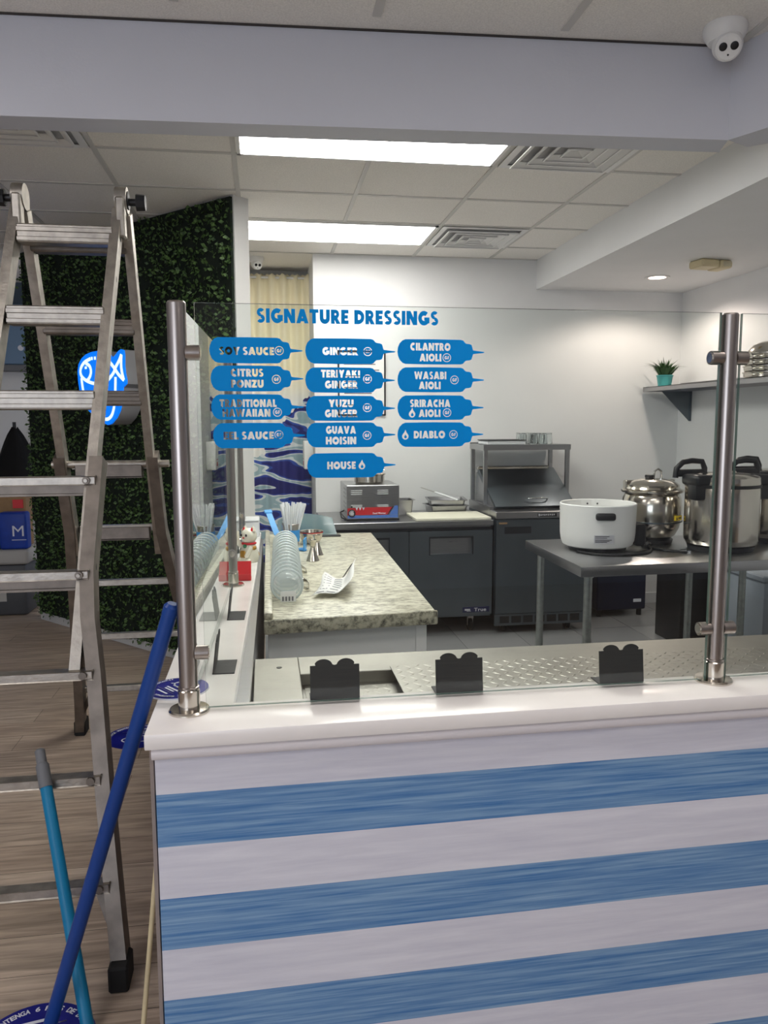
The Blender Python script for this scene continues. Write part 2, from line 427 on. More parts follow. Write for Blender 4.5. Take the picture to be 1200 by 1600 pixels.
def loops_of(vs, fs):
    # weld coincident points, then chain the border edges
    key = {}; rep = []
    for p in vs:
        k = (round(p[0], 5), round(p[1], 5)); rep.append(key.setdefault(k, len(key)))
    pts = [None] * len(key)
    for p, i in zip(vs, rep): pts[i] = p
    cnt = {}
    for f in fs:
        g = [rep[i] for i in f]
        for a, b in zip(g, g[1:] + g[:1]):
            if a != b: cnt[(a, b)] = cnt.get((a, b), 0) + 1
    nxt = {}
    for (a, b), c in cnt.items():
        if (b, a) not in cnt: nxt.setdefault(a, []).append(b)
    out = []
    while nxt:
        a = next(iter(nxt)); lp = [a]; cur = nxt[a].pop()
        if not nxt[a]: del nxt[a]
        while cur != lp[0] and cur in nxt:
            lp.append(cur); n2 = nxt[cur].pop()
            if not nxt[cur]: del nxt[cur]
            cur = n2
        if len(lp) > 2: out.append([pts[i] for i in lp])
    return out
def fill(loops, thick):
    cu = bpy.data.curves.new('f', 'CURVE'); cu.dimensions = '2D'; cu.fill_mode = 'BOTH'; cu.extrude = thick / 2
    for lp in loops:
        sp = cu.splines.new('POLY'); sp.points.add(len(lp) - 1)
        for q, p in zip(sp.points, lp): q.co = (p[0], p[1], 0, 1)
        sp.use_cyclic_u = True
    ob = bpy.data.objects.new('f', cu); COL.objects.link(ob)
    dg = bpy.context.evaluated_depsgraph_get(); dg.update()
    me = bpy.data.meshes.new_from_object(ob.evaluated_get(dg))
    vs = [tuple(p.co) for p in me.vertices]; fs = [list(p.vertices) for p in me.polygons]
    bpy.data.objects.remove(ob); bpy.data.curves.remove(cu); bpy.data.meshes.remove(me)
    return vs, fs
def put_text(mb, text, c, w, h, X, bold=.02, off=.0006):
    """flat lettering centred at local 2D point c, size w x h, mapped by the matrix X (local x, y, normal)"""
    vs, fs, _ = glyphs(text, bold)
    mb.add([X @ Vector((c[0] + (p[0] - .5) * w, c[1] + (p[1] - .5) * h, off)) for p in vs], fs)
def frame(o, ex, ey):
    ex = Vector(ex).normalized(); ey = Vector(ey).normalized(); n = ex.cross(ey)
    return Matrix(((ex.x, ey.x, n.x, o[0]), (ex.y, ey.y, n.y, o[1]), (ex.z, ey.z, n.z, o[2]), (0, 0, 0, 1)))
def circle(c, r, n=28): return [(c[0] + r * math.cos(2 * PI * i / n), c[1] + r * math.sin(2 * PI * i / n)) for i in range(n)]
def drop(c, h):
    pts = []
    for i in range(25):
        t = -PI * .28 + (PI * 1.56) * i / 24
        pts.append((c[0] + .36 * h * math.sin(t + PI), c[1] - .16 * h + .34 * h * math.cos(t + PI)))
    pts.append((c[0] + .02 * h, c[1] + .54 * h)); return pts

# ------------------------------------------------------------------ the setting
CZ = 2.83
struct(MB().box((-5, -3.6, -.06), (4.6, 8.1, 0)), 'floor', 'floor')
struct(MB().box((-.02, 1.84, .0), (3.44, 6.8, .005)), 'floor_kitchen', 'tile')
mb = MB().box((-5, -3.6, CZ), (4.6, 8.1, CZ + .06)); mb.m = 1
kx = [-3.24, -2.62, -2.0, -1.38, -.76, -.115, .54, 1.175, 1.79]
for x in kx: mb.box((x - .012, 2.80, CZ - .005), (x + .012, 6.13, CZ + .01))
for y in (3.35, 3.955, 4.55, 5.145, 5.72, 6.12): mb.box((-5, y - .012, CZ - .0045), (2.18, y + .012, CZ + .01))
for x in [-.245 + .625 * k for k in range(-6, 8)]: mb.box((x - .014, -3.6, CZ - .005), (x + .014, 2.6, CZ + .01))
for y in [2.05 - 1.22 * k for k in range(5)]: mb.box((-5, y - .014, CZ - .0045), (4.6, y + .014, CZ + .01))
struct(mb, 'ceiling', ['ceiling_tile', 'tbar'])
mb = MB().box((.396, 6.13, 0), (3.56, 6.85, CZ))
struct(mb, 'wall_back', 'wall')
struct(MB().box((3.44, 1.0, 0), (3.56, 6.13, CZ)), 'wall_right', 'wall')
struct(MB().box((4.5, -3.6, 0), (4.6, 1.0, CZ)).box((3.5, .95, 0), (4.6, 1.0, CZ)), 'wall_dining_right', 'wall_lavender')
struct(MB().box((-.9, 6.85, 0), (.6, 6.95, CZ)), 'wall_recess', 'wall')
mb = MB().box((-5, 7.75, 0), (-.9, 7.85, CZ)); mb.m = 1; mb.box((-5, 7.735, 2.42), (-.9, 7.75, CZ))
struct(mb, 'wall_far', ['wall', 'slate_paint'])
struct(MB().box((-5, -3.6, 0), (-4.9, 8.1, CZ)), 'wall_left', 'wall_lavender')
struct(MB().box((-5, -3.6, 0), (4.6, -3.5, .4)).box((-5, -3.6, 2.3), (4.6, -3.5, CZ)).box((-5, -3.6, .4), (-4.6, -3.5, 2.3)).box((-1.2, -3.6, .4), (4.6, -3.5, 2.3)), 'wall_shopfront', 'wall_lavender')
# header beam over the counter and its angled return
def yb(x): return 2.69 - .054 * (x - .42)
mb = MB().prism([(-5, yb(-5)), (1.62, yb(1.62)), (1.66, yb(1.62) + .12), (-5, yb(-5) + .115)], 'z', 2.522, CZ)
mb.m = 1; mb.prism([(-5, yb(-5) - .006), (1.60, yb(1.60) - .006), (1.60, yb(1.6) + .0), (-5, yb(-5) + .0)], 'z', CZ - .006, CZ - .0005)
struct(mb, 'trim_1', ['wall_lavender', 'gap'])
d = Vector((.444, -.896)); nrm = Vector((.896, .444)); p0 = Vector((1.62, yb(1.62))); p1 = p0 + d * 1.9
struct(MB().prism([tuple(p0), tuple(p1), tuple(p1 + nrm * .9), tuple(p0 + nrm * .12)], 'z', 2.522, CZ), 'trim_2', 'wall_lavender')
# dropped soffit along the right wall
struct(MB().box((2.18, 2.72, 2.6), (3.44, 6.13, CZ)), 'trim_3', 'wall')
struct(MB().box((.41, 6.112, 0), (3.44, 6.13, .09)), 'baseboard_back', 'white_lam')
struct(MB().box((3.424, 2.6, 0), (3.44, 6.11, .09)), 'baseboard_right', 'white_lam')

# partition that carries the hedge
A = Vector((-.143, 4.65)); e = Vector((-1.633, 1.742)).normalized(); hn = Vector((-e.y, e.x)); hn = hn if hn.y < 0 else -hn
HL = 2.40
Bq = A + e * HL
struct(MB().prism([tuple(A), tuple(Bq), tuple(Bq - hn * .11), tuple(A - hn * .11)], 'z', 0, CZ), 'wall_partition', 'base_white')

# ------------------------------------------------------------------ hedge
def hedge():
    rng = np.random.default_rng(3)
    n = 15000
    X = Matrix(((e.x, 0, hn.x, A.x), (e.y, 0, hn.y, A.y), (0, 1, 0, 0), (0, 0, 0, 1)))
    mb = MB(); mb.m = 0
    c = [X @ Vector(q) for q in ((.01, .07, .001), (HL - .02, .07, .001), (HL - .02, CZ - .01, .001), (.01, CZ - .01, .001), (.01, .07, .018), (HL - .02, .07, .018), (HL - .02, CZ - .01, .018), (.01, CZ - .01, .018))]
    mb.add(c, [(0, 1, 2, 3), (4, 5, 6, 7), (0, 1, 5, 4), (1, 2, 6, 5), (2, 3, 7, 6), (3, 0, 4, 7)])
    mb.m = 1
    u = rng.uniform(0, HL, n); v = rng.uniform(.055, CZ - .015, n); w = rng.uniform(.012, .05, n) + .012 * np.sin(u * 9) * np.sin(v * 7)
    th = rng.uniform(0, 2 * PI, n); ph = rng.uniform(.2, 1.15, n); ln = rng.uniform(.022, .036, n)
    vs = []; fs = []
    for i in range(n):
        a = Vector((math.cos(th[i]) * math.cos(ph[i]), math.sin(th[i]) * math.cos(ph[i]), math.sin(ph[i])))
        s_ = Vector((-math.sin(th[i]), math.cos(th[i]), 0))
        p = Vector((u[i], v[i], w[i] - .012)); L_ = ln[i]
        q = [p, p + a * L_ * .5 + s_ * L_ * .34, p + a * L_, p + a * L_ * .5 - s_ * L_ * .34]
        k = len(vs); vs += [X @ x for x in q]; fs += [(k, k + 1, k + 2), (k, k + 2, k + 3)]
    mb.add(vs, fs)
    o = mb.build('artificial_hedge', ['leaf_back', 'leaf'], None, 0)
    tag(o, 'dark green artificial boxwood hedge covering the angled partition wall', 'hedge', kind='stuff')
hedge()

# illuminated fish sign on the hedge
def fish_sign():
    n3 = Vector((hn.x, hn.y, 0))
    # face plane .16 m in front of the hedge; local x from far end to near end, y up
    far = Vector((-1.39, 5.955, 0)); ex = Vector((-e.x, -e.y, 0))
    org = A + e * 1.361
    o = Vector((org.x, org.y, 1.537)) + n3 * .20
    X = frame(o, ex, (0, 0, 1))
    sw, sh = .545 / 820, .475 / 1230
    def Q(zx, zy): return ((zx - 30) * sw, (1440 - zy) * sh)
    out = [(30, 520), (55, 400), (110, 310), (190, 250), (290, 218), (420, 208), (540, 225), (610, 300), (650, 350), (700, 300), (750, 245), (790, 222), (828, 240), (836, 330), (828, 480), (838, 620), (856, 720), (850, 780), (815, 812), (790, 830), (786, 930), (770, 1060), (730, 1200), (670, 1320), (580, 1420), (520, 1440), (430, 1400), (310, 1310), (190, 1190), (100, 1040), (50, 870), (32, 680)]
    root = thing('fish_sign', tuple(o - n3 * .17), 'illuminated blue sign with a white fish outline mounted on the dark hedge', 'sign')
    pl = [Q(*p) for p in out]
    def slab(z0, z1):
        m = MB(); k = len(pl)
        m.add([X @ Vector((p[0], p[1], z0)) for p in pl] + [X @ Vector((p[0], p[1], z1)) for p in pl],
              [list(range(k)), list(range(k, 2 * k))] + [(i, (i + 1) % k, k + (i + 1) % k, k + i) for i in range(k)])
        return m
    part(slab(-.15, -.012), 'return', 'sign_side', root, 'grey sign sides', smooth=30)
    part(slab(-.012, 0), 'face', 'sign_blue', root, 'glowing blue face')
    def line(pts, w, close=False, sub=6):
        pts = [Vector(Q(*p)) for p in pts]
        if sub > 1:
            P2 = []
            k = len(pts)
            for i in range(k if close else k - 1):
                a, b, c, d_ = pts[i - 1 if (i or close) else 0], pts[i], pts[(i + 1) % k], pts[(i + 2) % k if close else min(i + 2, k - 1)]
                for j in range(sub):
                    t = j / sub; P2.append(.5 * ((2 * b) + (c - a) * t + (2 * a - 5 * b + 4 * c - d_) * t * t + (3 * b - a - 3 * c + d_) * t ** 3))
            if not close: P2.append(pts[-1])
            pts = P2
        m = MB(); k = len(pts); vs = []; fs = []
        for i, p in enumerate(pts):
            t = (pts[(i + 1) % k if close else min(i + 1, k - 1)] - pts[i - 1 if (i or close) else 0]).normalized(); nn = Vector((-t.y, t.x))
            for sgn, z in ((-1, .0002), (-1, .003), (1, .003), (1, .0002)):
                q = p + nn * (sgn * w / 2); vs.append(X @ Vector((q.x, q.y, z)))
        for i in range(k if close else k - 1):
            for j in range(4): fs.append((i * 4 + j, i * 4 + (j + 1) % 4, ((i + 1) % k) * 4 + (j + 1) % 4, ((i + 1) % k) * 4 + j))
        return m.add(vs, fs)
    W_ = .021
    f = MB()
    def put(m): f.add(m.v, m.f)
    put(line([(270, 330), (160, 385), (92, 490), (100, 600), (190, 690), (330, 745), (460, 745), (570, 690), (660, 590), (700, 500), (760, 400), (800, 310)], W_))
    put(line([(800, 310), (790, 520), (822, 715)], W_, sub=3))
    put(line([(822, 715), (740, 620), (680, 520), (610, 420), (540, 360)], W_))
    put(line([(190, 395), (255, 450), (275, 540), (250, 630), (200, 690)], W_))
    for x in (300, 355, 410, 470): put(line([(x, 300), (x, 350)], W_ * .8, sub=1))
    put(line([(100, 640), (112, 780), (130, 900), (190, 1060), (300, 1210), (420, 1310), (520, 1345), (600, 1280), (650, 1120), (675, 900), (690, 660)], W_))
    put(line([(186, 450), (188, 490)], W_ * 1.0, sub=1))
    part(f, 'fish_outline', 'sign_white', root, 'white glowing fish outline')
    for k_ in range(2): part(MB().tube([X @ Vector((.12 + .2 * k_, .3, -.15)), X @ Vector((.12 + .2 * k_, .3, -.2))], .012, 8), 'standoff', 'sign_side', root)
fish_sign()

# ------------------------------------------------------------------ ceiling fittings
def led_panel(loc, size, label, m='led', group='kitchen ceiling light panels'):
    x, y = loc; w, h = size
    r = thing('ceiling_light', (x, y, CZ), label, 'ceiling light', group)
    f = MB()
    for a in ((x, y, x + w, y + .018), (x, y + h - .018, x + w, y + h), (x, y, x + .018, y + h), (x + w - .018, y, x + w, y + h)): f.box((a[0], a[1], CZ - .012), (a[2], a[3], CZ - .001))
    part(f, 'frame', 'white_enamel', r)
    part(MB().box((x + .014, y + .014, CZ - .008), (x + w - .014, y + h - .014, CZ - .001)), 'diffuser', m, r, 'glowing white diffuser')
led_panel((-.10, 3.365), (1.26, .58), 'long rectangular ceiling light panel just behind the header beam')
led_panel((-.10, 5.16), (1.26, .55), 'smaller looking far ceiling light panel near the cream curtain', 'led_far')
for x, y, t in ((-2.4, -1.0, 'added fill light panel, unseen behind the camera, towards the left wall'), (.9, -1.0, 'added fill light panel, unseen behind the camera, towards the right wall'), (-2.4, 1.3, 'added fill light panel, unseen above the floor in front of the ladder'), (.35, .75, 'added fill light panel, unseen above the camera, in front of the striped counter')):
    led_panel((x, y), (1.2, .58), t, 'dining_fill', 'added unseen fill light panels')

def ceiling_vent(x0, y0, w, h, label):
    r = thing('ceiling_vent', (x0, y0, CZ), label, 'air vent', 'square ceiling vents')
    part(MB().box((x0 + .01, y0 + .01, CZ - .002), (x0 + w - .01, y0 + h - .01, CZ - .0005)), 'backing', 'vent_dark', r, 'dark vent recess')
    f = MB()
    def ring(i0, i1, z0, z1):
        a, b = i0, i1
        q = lambda i, z: [V(x0 + i, y0 + i * h / w, z), V(x0 + w - i, y0 + i * h / w, z), V(x0 + w - i, y0 + h - i * h / w, z), V(x0 + i, y0 + h - i * h / w, z)]
        o, n_, o2, n2 = q(a, z0), q(b, z1), q(a, z0 + .004), q(b, z1 + .004)
        fs = []
        for k in range(4):
            k2 = (k + 1) % 4; fs += [(k, k2, 4 + k2, 4 + k), (8 + k, 8 + k2, 12 + k2, 12 + k), (k, k2, 8 + k2, 8 + k), (4 + k, 4 + k2, 12 + k2, 12 + k)]
        return MB().add(o + n_ + o2 + n2, fs)
    part(ring(0, .035, CZ - .012, CZ - .012), 'frame', 'white_enamel', r, smooth=0)
    for k in range(4):
        i = .05 + k * .062; lv = ring(i, i + .036, CZ - .026, CZ - .008)
        lip = ring(i - .004, i + .005, CZ - .031, CZ - .031); lv.add(lip.v, lip.f)
        part(lv, 'louver', 'white_enamel', r, smooth=0)
    part(MB().box((x0 + .285, y0 + .285, CZ - .012), (x0 + w - .285, y0 + h - .285, CZ - .008)), 'centre_plate', 'white_enamel', r)
ceiling_vent(1.19, 3.365, .585, .58, 'square white ceiling vent to the right of the nearer light panel')
ceiling_vent(1.19, 5.155, .585, .555, 'square white ceiling vent to the right of the farther light panel')
ceiling_vent(-1.365, 3.365, .59, .58, 'square white ceiling vent above the ladder hinge')

def dome_camera(c, s, label, cat_rot):
    x, y, z = c
    r = thing('security_camera', c, label, 'security camera', 'dome security cameras')
    part(MB().lathe(c, [(.0, 0), (.066 * s, 0), (.07 * s, -.012 * s), (.066 * s, -.03 * s), (.052 * s, -.052 * s), (.02 * s, -.06 * s)][::-1], 32), 'mount', 'white_enamel', r)
    b = V(x, y, z) + V(0, -.016 * s, -.066 * s)
    h = thing_part = part(MB().ball(b, .048 * s, n=24), 'camera_ball', 'white_enamel', r)
    d_ = Vector(cat_rot).normalized(); ex = d_.cross(V(0, 0, 1)).normalized(); ey = ex.cross(d_).normalized()
    R3 = Matrix((ex, ey, d_)).transposed()
    part(MB().lathe(b, [(.0, .030 * s), (.042 * s, .030 * s), (.04 * s, .042 * s), (.034 * s, .047 * s), (0, .047 * s)], 28, R3), 'faceplate', 'white_enamel', r)
    for sx, rr in ((-.017, .0125), (.017, .0125)):
        part(MB().lathe(b + R3 @ V(sx * s, .005 * s, .0465 * s), [(0, 0), (rr * s, 0), (rr * s, .002 * s), (rr * .8 * s, .003 * s), (0, .003 * s)], 20, R3), 'lens', 'black', r, 'dark round lens')
    part(MB().lathe(b + R3 @ V(0, -.02 * s, .0465 * s), [(0, 0), (.003 * s, 0), (.003 * s, .0015), (0, .0015)], 10, R3), 'sensor', 'black', r)
    return r
dome_camera((1.515, 2.50, CZ), 1.0, 'white dome security camera on the front ceiling beside the header beam', (-.35, -.75, -.55))
dome_camera((-.03, 6.33, CZ), .85, 'small white dome security camera above the cream curtain', (.25, -.85, -.4))

r = thing('downlight', (2.88, 5.5, 2.6), 'round recessed downlight in the dropped soffit', 'downlight')
part(MB().lathe((2.88, 5.5, 2.6), [(.062, -.004), (.088, -.006), (.09, -.001), (.062, -.001)], 32), 'trim_ring', 'white_enamel', r)
part(MB().lathe((2.88, 5.5, 2.6), [(0, -.004), (.062, -.004), (.062, -.001), (0, -.001)], 32), 'diffuser', 'down_led', r, 'glowing disc')
dl = bpy.data.lights.new('downlight_lamp', 'SPOT'); dl.energy = 42; dl.color = (1, .84, .74); dl.spot_size = 2.7; dl.spot_blend = .4; dl.shadow_soft_size = .05
do = bpy.data.objects.new('downlight_lamp', dl); COL.objects.link(do); do.location = (2.88, 5.5, 2.585)
r = thing('emergency_light', (2.93, 4.9, 2.6), 'yellowed emergency light unit under the dropped soffit', 'emergency light')
Xr = Matrix.Translation((2.93, 4.9, 2.6)) @ Matrix.Rotation(.15, 4, 'Z')
part(MB().box((-.11, -.07, -.05), (.03, .07, -.001), .01, Xr), 'housing', 'ivory', r)
part(MB().box((.03, -.075, -.055), (.13, .075, -.001), .02, Xr, 3), 'lamp_head', 'ivory', r)
part(MB().box((.05, -.078, -.045), (.115, -.072, -.012), .002, Xr), 'lens', 'clear', r)

# ------------------------------------------------------------------ service counter
XR = 2.7
root = thing('service_counter', (-.26, 1.62, 0), 'L-shaped white topped service counter with blue and white striped front', 'counter')
def xi(y): return -.083 + .0115 * (y - 1.79)
top = MB()
top.prism([(-.262, 1.62), (XR, 1.655), (XR, 1.80), (-.083, 1.788), (-.045, 3.4), (-.028, 4.64), (-.262, 4.62)], 'z', .866, .9, .003)
part(top, 'countertop', 'quartz', root, 'white quartz top')
part(MB().prism([(-.246, 1.652), (XR, 1.685), (XR, 1.74), (-.246, 1.72)], 'z', 0, .866), 'front_panel', 'stripes', root, 'blue and white striped boards')
hr = [(1.652 + .0, .834)] + [(1.652 - .022 * math.cos(a), .85 + .017 * math.sin(a)) for a in [(-PI / 2) + PI * i / 8 for i in range(9)]] + [(1.652, .866)]
vs = []; fs = []; k = len(hr)
for x, dy in ((-.25, 0), (XR, .0335)):
    vs += [(x, p[0] + dy, p[1]) for p in hr]
fs = [(i, (i + 1) % k, k + (i + 1) % k, k + i) for i in range(k)] + [list(range(k)), list(range(k, 2 * k))]
part(MB().add(vs, fs), 'half_round_trim', 'trim_white', root)
part(MB().prism([(-.25, 1.66), (-.246, 1.72), (-.246, 4.6), (-.262, 4.6), (-.258, 1.66)], 'z', 0, .866), 'side_panel', 'taupe', root, 'taupe side panel')
part(MB().prism([(-.085, 1.80), (-.05, 3.4), (-.032, 4.6), (-.018, 4.6), (-.03, 3.4), (-.05, 1.80)], 'z', .3, .866).prism([(-.085, 1.79), (XR, 1.80), (XR, 1.77), (-.085, 1.76)], 'z', .3, .866), 'inner_panel', 'steel_h', root, 'grey inner lining')

# ------------------------------------------------------------------ steel serving bed behind the counter
root = thing('serving_bed', (-.04, 2.06, 0), 'stainless steel serving bed with a diamond plate cover behind the striped counter', 'serving bed')
zb = .835
part(MB().box((-.038, 1.81, .12), (2.65, 2.32, .79)), 'cabinet', 'steel_h', root)
t = MB()
t.box((-.042, 1.805, .80), (.088, 2.33, zb), .002).box((.088, 2.165, .80), (2.65, 2.33, zb), .002).box((.088, 1.805, .80), (2.65, 1.90, zb), .002).box((1.9, 1.9, .80), (2.65, 2.165, zb), .002)
part(t, 'top_sheet', 'steel_bed', root)
part(MB().box((.088, 1.9, .792), (1.9, 2.165, .798)), 'well_floor', 'steel_bed', root)
part(MB().lathe((.03, 2.235, zb), [(0, -.002), (.008, -.002), (.008, .0012), (0, .0012)], 14), 'drain_hole', 'black', root, 'black drain hole')
for nm, x0, x1, zz, ya, yb2 in (('plate_cover', .352, 1.78, zb + .0005, 1.875, 2.19), ('plate_insert', .1, .355, .7985, 1.905, 2.16)):
    m = MB().prism([(x0, yb2), (x1, yb2 + .01), (x1, ya), (x0 - .0, ya)], 'z', zz, zz + .003)
    nx = int((x1 - x0) / .03); ny = int((yb2 - ya) / .026)
    for i in range(nx):
        for j in range(ny):
            a = PI / 4 if (i + j) % 2 else -PI / 4; cx, cy = x0 + .018 + i * .03, ya + .016 + j * .026
            u = V(math.cos(a), math.sin(a), 0); w = V(-u.y, u.x, 0); c = V(cx, cy, zz + .003)
            m.add([c + u * .014, c + w * .0042, c - u * .014, c - w * .0042, c + V(0, 0, .0014)], [(0, 1, 4), (1, 2, 4), (2, 3, 4), (3, 0, 4)])
    part(m, nm, 'steel_bed', root, 'diamond pattern tread plate', smooth=0)

# ------------------------------------------------------------------ glass guard: posts, clamps, panes
def guard_post(x, y, z1, clamps, label, s=1.0):
    r = thing('guard_post', (x, y, .9), label, 'post', 'steel sneeze guard posts')
    R = .0205 * s
    part(MB().lathe((x, y, .9), [(R, .006), (R, z1 - .9 - .004), (R - .003, z1 - .9), (0, z1 - .9)], 32), 'tube', 'steel', r)
    part(MB().lathe((x, y, .9), [(0, 0), (.046 * s, 0), (.046 * s, .004), (.043 * s, .008), (R + .004, .009), (R + .004, .05), (R + .001, .053)], 36), 'base_flange', 'steel_bright', r)
    part(MB().lathe((x, y, .9), [(R + .0015, .053), (R + .003, .055), (R + .003, .058), (R + .0003, .059)], 32), 'collar', 'steel', r)
    for dx, dy, z, L_ in clamps:
        dv = V(dx, dy, 0).normalized(); p = V(x, y, z)
        c = part(MB().tube([p + dv * (R - .004), p + dv * (R + L_)], .0165, 20), 'clamp', 'steel', r)
        part(MB().tube([p + dv * (R + L_ - .0005), p + dv * (R + L_ + .002)], .012, 16), 'clamp_cap', 'steel_bright', c)
    return r
Zt = 1.805
CL = (1.70, 1.035)
guard_post(-.180, 1.750, Zt + .003, [(1, .0, CL[0], .026), (1, 0, CL[1], .026), (.03, 1, CL[0], .03), (.03, 1, CL[1], .03)], 'steel guard post at the corner of the counter')
guard_post(1.107, 1.752, Zt, [(-1, 0, CL[0], .026), (-1, 0, CL[1], .026), (1, 0, CL[0], .026), (1, 0, CL[1], .026)], 'steel guard post on the front counter between the two front panes')
guard_post(-.136, 3.125, Zt, [(0, -1, CL[1], .02), (0, 1, CL[1], .02)], 'steel guard post in the middle of the left counter, beside the red holder')
guard_post(-.137, 4.40, Zt, [(0, -1, CL[0], .02), (0, -1, CL[1], .02)], 'steel guard post at the far end of the left counter, by the white box')

def pane(name_label, p0, p1, z0, z1, t=.010):
    a = Vector(p0); b = Vector(p1); d_ = (b - a).normalized(); n_ = V(-d_.y, d_.x) if False else Vector((-d_.y, d_.x))
    q = [a - n_ * t / 2, b - n_ * t / 2, b + n_ * t / 2, a + n_ * t / 2]
    vs = [(p.x, p.y, z0) for p in q] + [(p.x, p.y, z1) for p in q]
    m = MB(); m.m = 0; m.add(vs, [(0, 1, 5, 4), (2, 3, 7, 6)]); m2 = len(vs)
    m.m = 1; m.f += [[0, 1, 2, 3], [4, 5, 6, 7], [1, 2, 6, 5], [3, 0, 4, 7]]; m.mi += [1] * 4
    o = m.build('glass_guard_pane', ['pane', 'pane_edge'], None, 0, loc=((a.x + b.x) / 2, (a.y + b.y) / 2, z0))
    tag(o, name_label, 'glass pane', 'clear glass guard panes')
pane('large clear front glass pane carrying the blue lettering', (-.142, 1.745), (1.079, 1.745), .908, 1.805)
pane('clear front glass pane to the right of the front post, cut by the picture edge', (1.137, 1.752), (2.35, 1.78), .908, 1.805)
pane('clear side glass pane along the left counter nearest the corner post', (-.179, 1.80), (-.139, 3.09), .908, 1.803)
pane('clear side glass pane at the far half of the left counter', (-.142, 3.165), (-.138, 4.365), .908, 1.803)

# ------------------------------------------------------------------ lettering on the glass
GY = 1.7396
U = .001395                        # metres per unit used to lay the lettering out
def XG(x, z): return frame((x, GY, z), (1, 0, 0), (0, 0, 1))

def strip(cx, cy, rx, ry, a0, a1, t, n=18):
    """quads of an elliptical band; a0, a1 in degrees, t its thickness inwards"""
    out = []
    P = []
    for i in range(n + 1):
        a = math.radians(a0 + (a1 - a0) * i / n); P.append(((cx + rx * math.cos(a), cy + ry * math.sin(a)), (cx + (rx - t) * math.cos(a), cy + (ry - t) * math.sin(a))))
    for p, q in zip(P, P[1:]): out.append([p[0], q[0], q[1], p[1]])
    return out
def rect(x0, y0, x1, y1): return [[(x0, y0), (x1, y0), (x1, y1), (x0, y1)]]
T = .33; H = .255
stem = rect(0, 0, T, 1)
GL = {
 'A': (1.08, [[(0, 0), (.36, 0), (.72, 1), (.36, 1)], [(1.08, 0), (.72, 0), (.36, 1), (.72, 1)]] + rect(.24, .14, .84, .36)),
 'B': (.76, stem + strip(.38, .735, .34, .265, -90, 90, H) + strip(.40, .28, .36, .28, -90, 90, H) + rect(.1, 1 - H, .40, 1) + rect(.1, 0, .42, H) + rect(.1, .41, .42, .62)),
 'C': (.90, strip(.54, .5, .54, .52, 57, 303, .33, 26)),
 'D': (.90, stem + strip(.36, .5, .54, .5, -90, 90, .30, 22) + rect(.1, 1 - .30, .38, 1) + rect(.1, 0, .38, .30)),
 'E': (.66, stem + rect(.1, 1 - H, .66, 1) + rect(.1, .38, .60, .62) + rect(.1, 0, .66, H)),
 'F': (.62, stem + rect(.1, 1 - H, .62, 1) + rect(.1, .35, .58, .59)),
 'G': (1.04, strip(.54, .5, .54, .52, 50, 330, .33, 28) + rect(.56, .34, 1.04, .56) + rect(.74, .14, 1.04, .5)),
 'H': (.94, stem + rect(.61, 0, .94, 1) + rect(.1, .37, .7, .63)),
 'I': (.33, stem),
 'K': (.96, stem + [[(.2, .42), (.32, .34), (.92, 1), (.54, 1)], [(.32, .54), (.52, .72), (.98, 0), (.58, 0)]]),
 'L': (.64, stem + rect(.1, 0, .64, .27)),
 'N': (.98, stem + rect(.65, 0, .98, 1) + [[(0, 1), (.36, 1), (.98, 0), (.62, 0)]]),
 'O': (1.1, strip(.55, .5, .55, .52, 0, 360, .33, 36)),
 'P': (.74, stem + strip(.38, .67, .36, .33, -90, 90, H) + rect(.1, 1 - H, .39, 1) + rect(.1, .34, .39, .34 + H)),
 'R': (.82, stem + strip(.38, .67, .36, .33, -90, 90, H) + rect(.1, 1 - H, .39, 1) + rect(.1, .34, .39, .34 + H) + [[(.24, .44), (.56, .44), (.86, 0), (.48, 0)]]),
 'S': (.72, strip(.37, .725, .34, .295, 34, 270, H, 20) + strip(.36, .285, .36, .295, 90, -146, H, 20)),
 'T': (.80, rect(0, .745, .80, 1) + rect(.235, 0, .565, .9)),
 'U': (.90, rect(0, .38, T, 1) + rect(.57, .38, .90, 1) + strip(.45, .39, .45, .41, 180, 360, .33, 18)),
 'V': (1.06, [[(0, 1), (.37, 1), (.70, 0), (.36, 0)], [(1.06, 1), (.69, 1), (.36, 0), (.70, 0)]]),
 'W': (1.5, [[(0, 1), (.33, 1), (.56, 0), (.26, 0)], [(.26, 0), (.56, 0), (.86, 1), (.64, 1)], [(.64, 1), (.86, 1), (1.24, 0), (.94, 0)], [(.94, 0), (1.24, 0), (1.5, 1), (1.17, 1)]]),
 'Y': (1.0, rect(.335, 0, .665, .5) + [[(0, 1), (.38, 1), (.665, .5), (.335, .34)], [(1.0, 1), (.62, 1), (.335, .5), (.665, .34)]]),
 'Z': (.78, rect(0, .745, .76, 1) + rect(0, 0, .78, .255) + [[(0, .14), (.38, .14), (.78, .86), (.40, .86)]]),
}
def word(text, gap=.09, space=.34):
    """polygons of bold capitals in a unit box"""
    x = 0; out = []
    for ch in text:
        if ch == ' ': x += space; continue
        w, polys = GL[ch]
        out += [[(x + p[0], p[1]) for p in q] for q in polys]; x += w + gap
    x -= gap
    return [[(p[0] / x, p[1]) for p in q] for q in out]
def solid(polys, z0, z1):
    m = MB()
    for q in polys:
        n = len(q); ar = sum(q[i][0] * q[(i + 1) % n][1] - q[(i + 1) % n][0] * q[i][1] for i in range(n))
        if ar < 0: q = q[::-1]
        m.add([(p[0], p[1], z0) for p in q] + [(p[0], p[1], z1) for p in q], [list(range(n))[::-1], [n + i for i in range(n)]] + [[i, (i + 1) % n, n + (i + 1) % n, n + i] for i in range(n)])
    return m
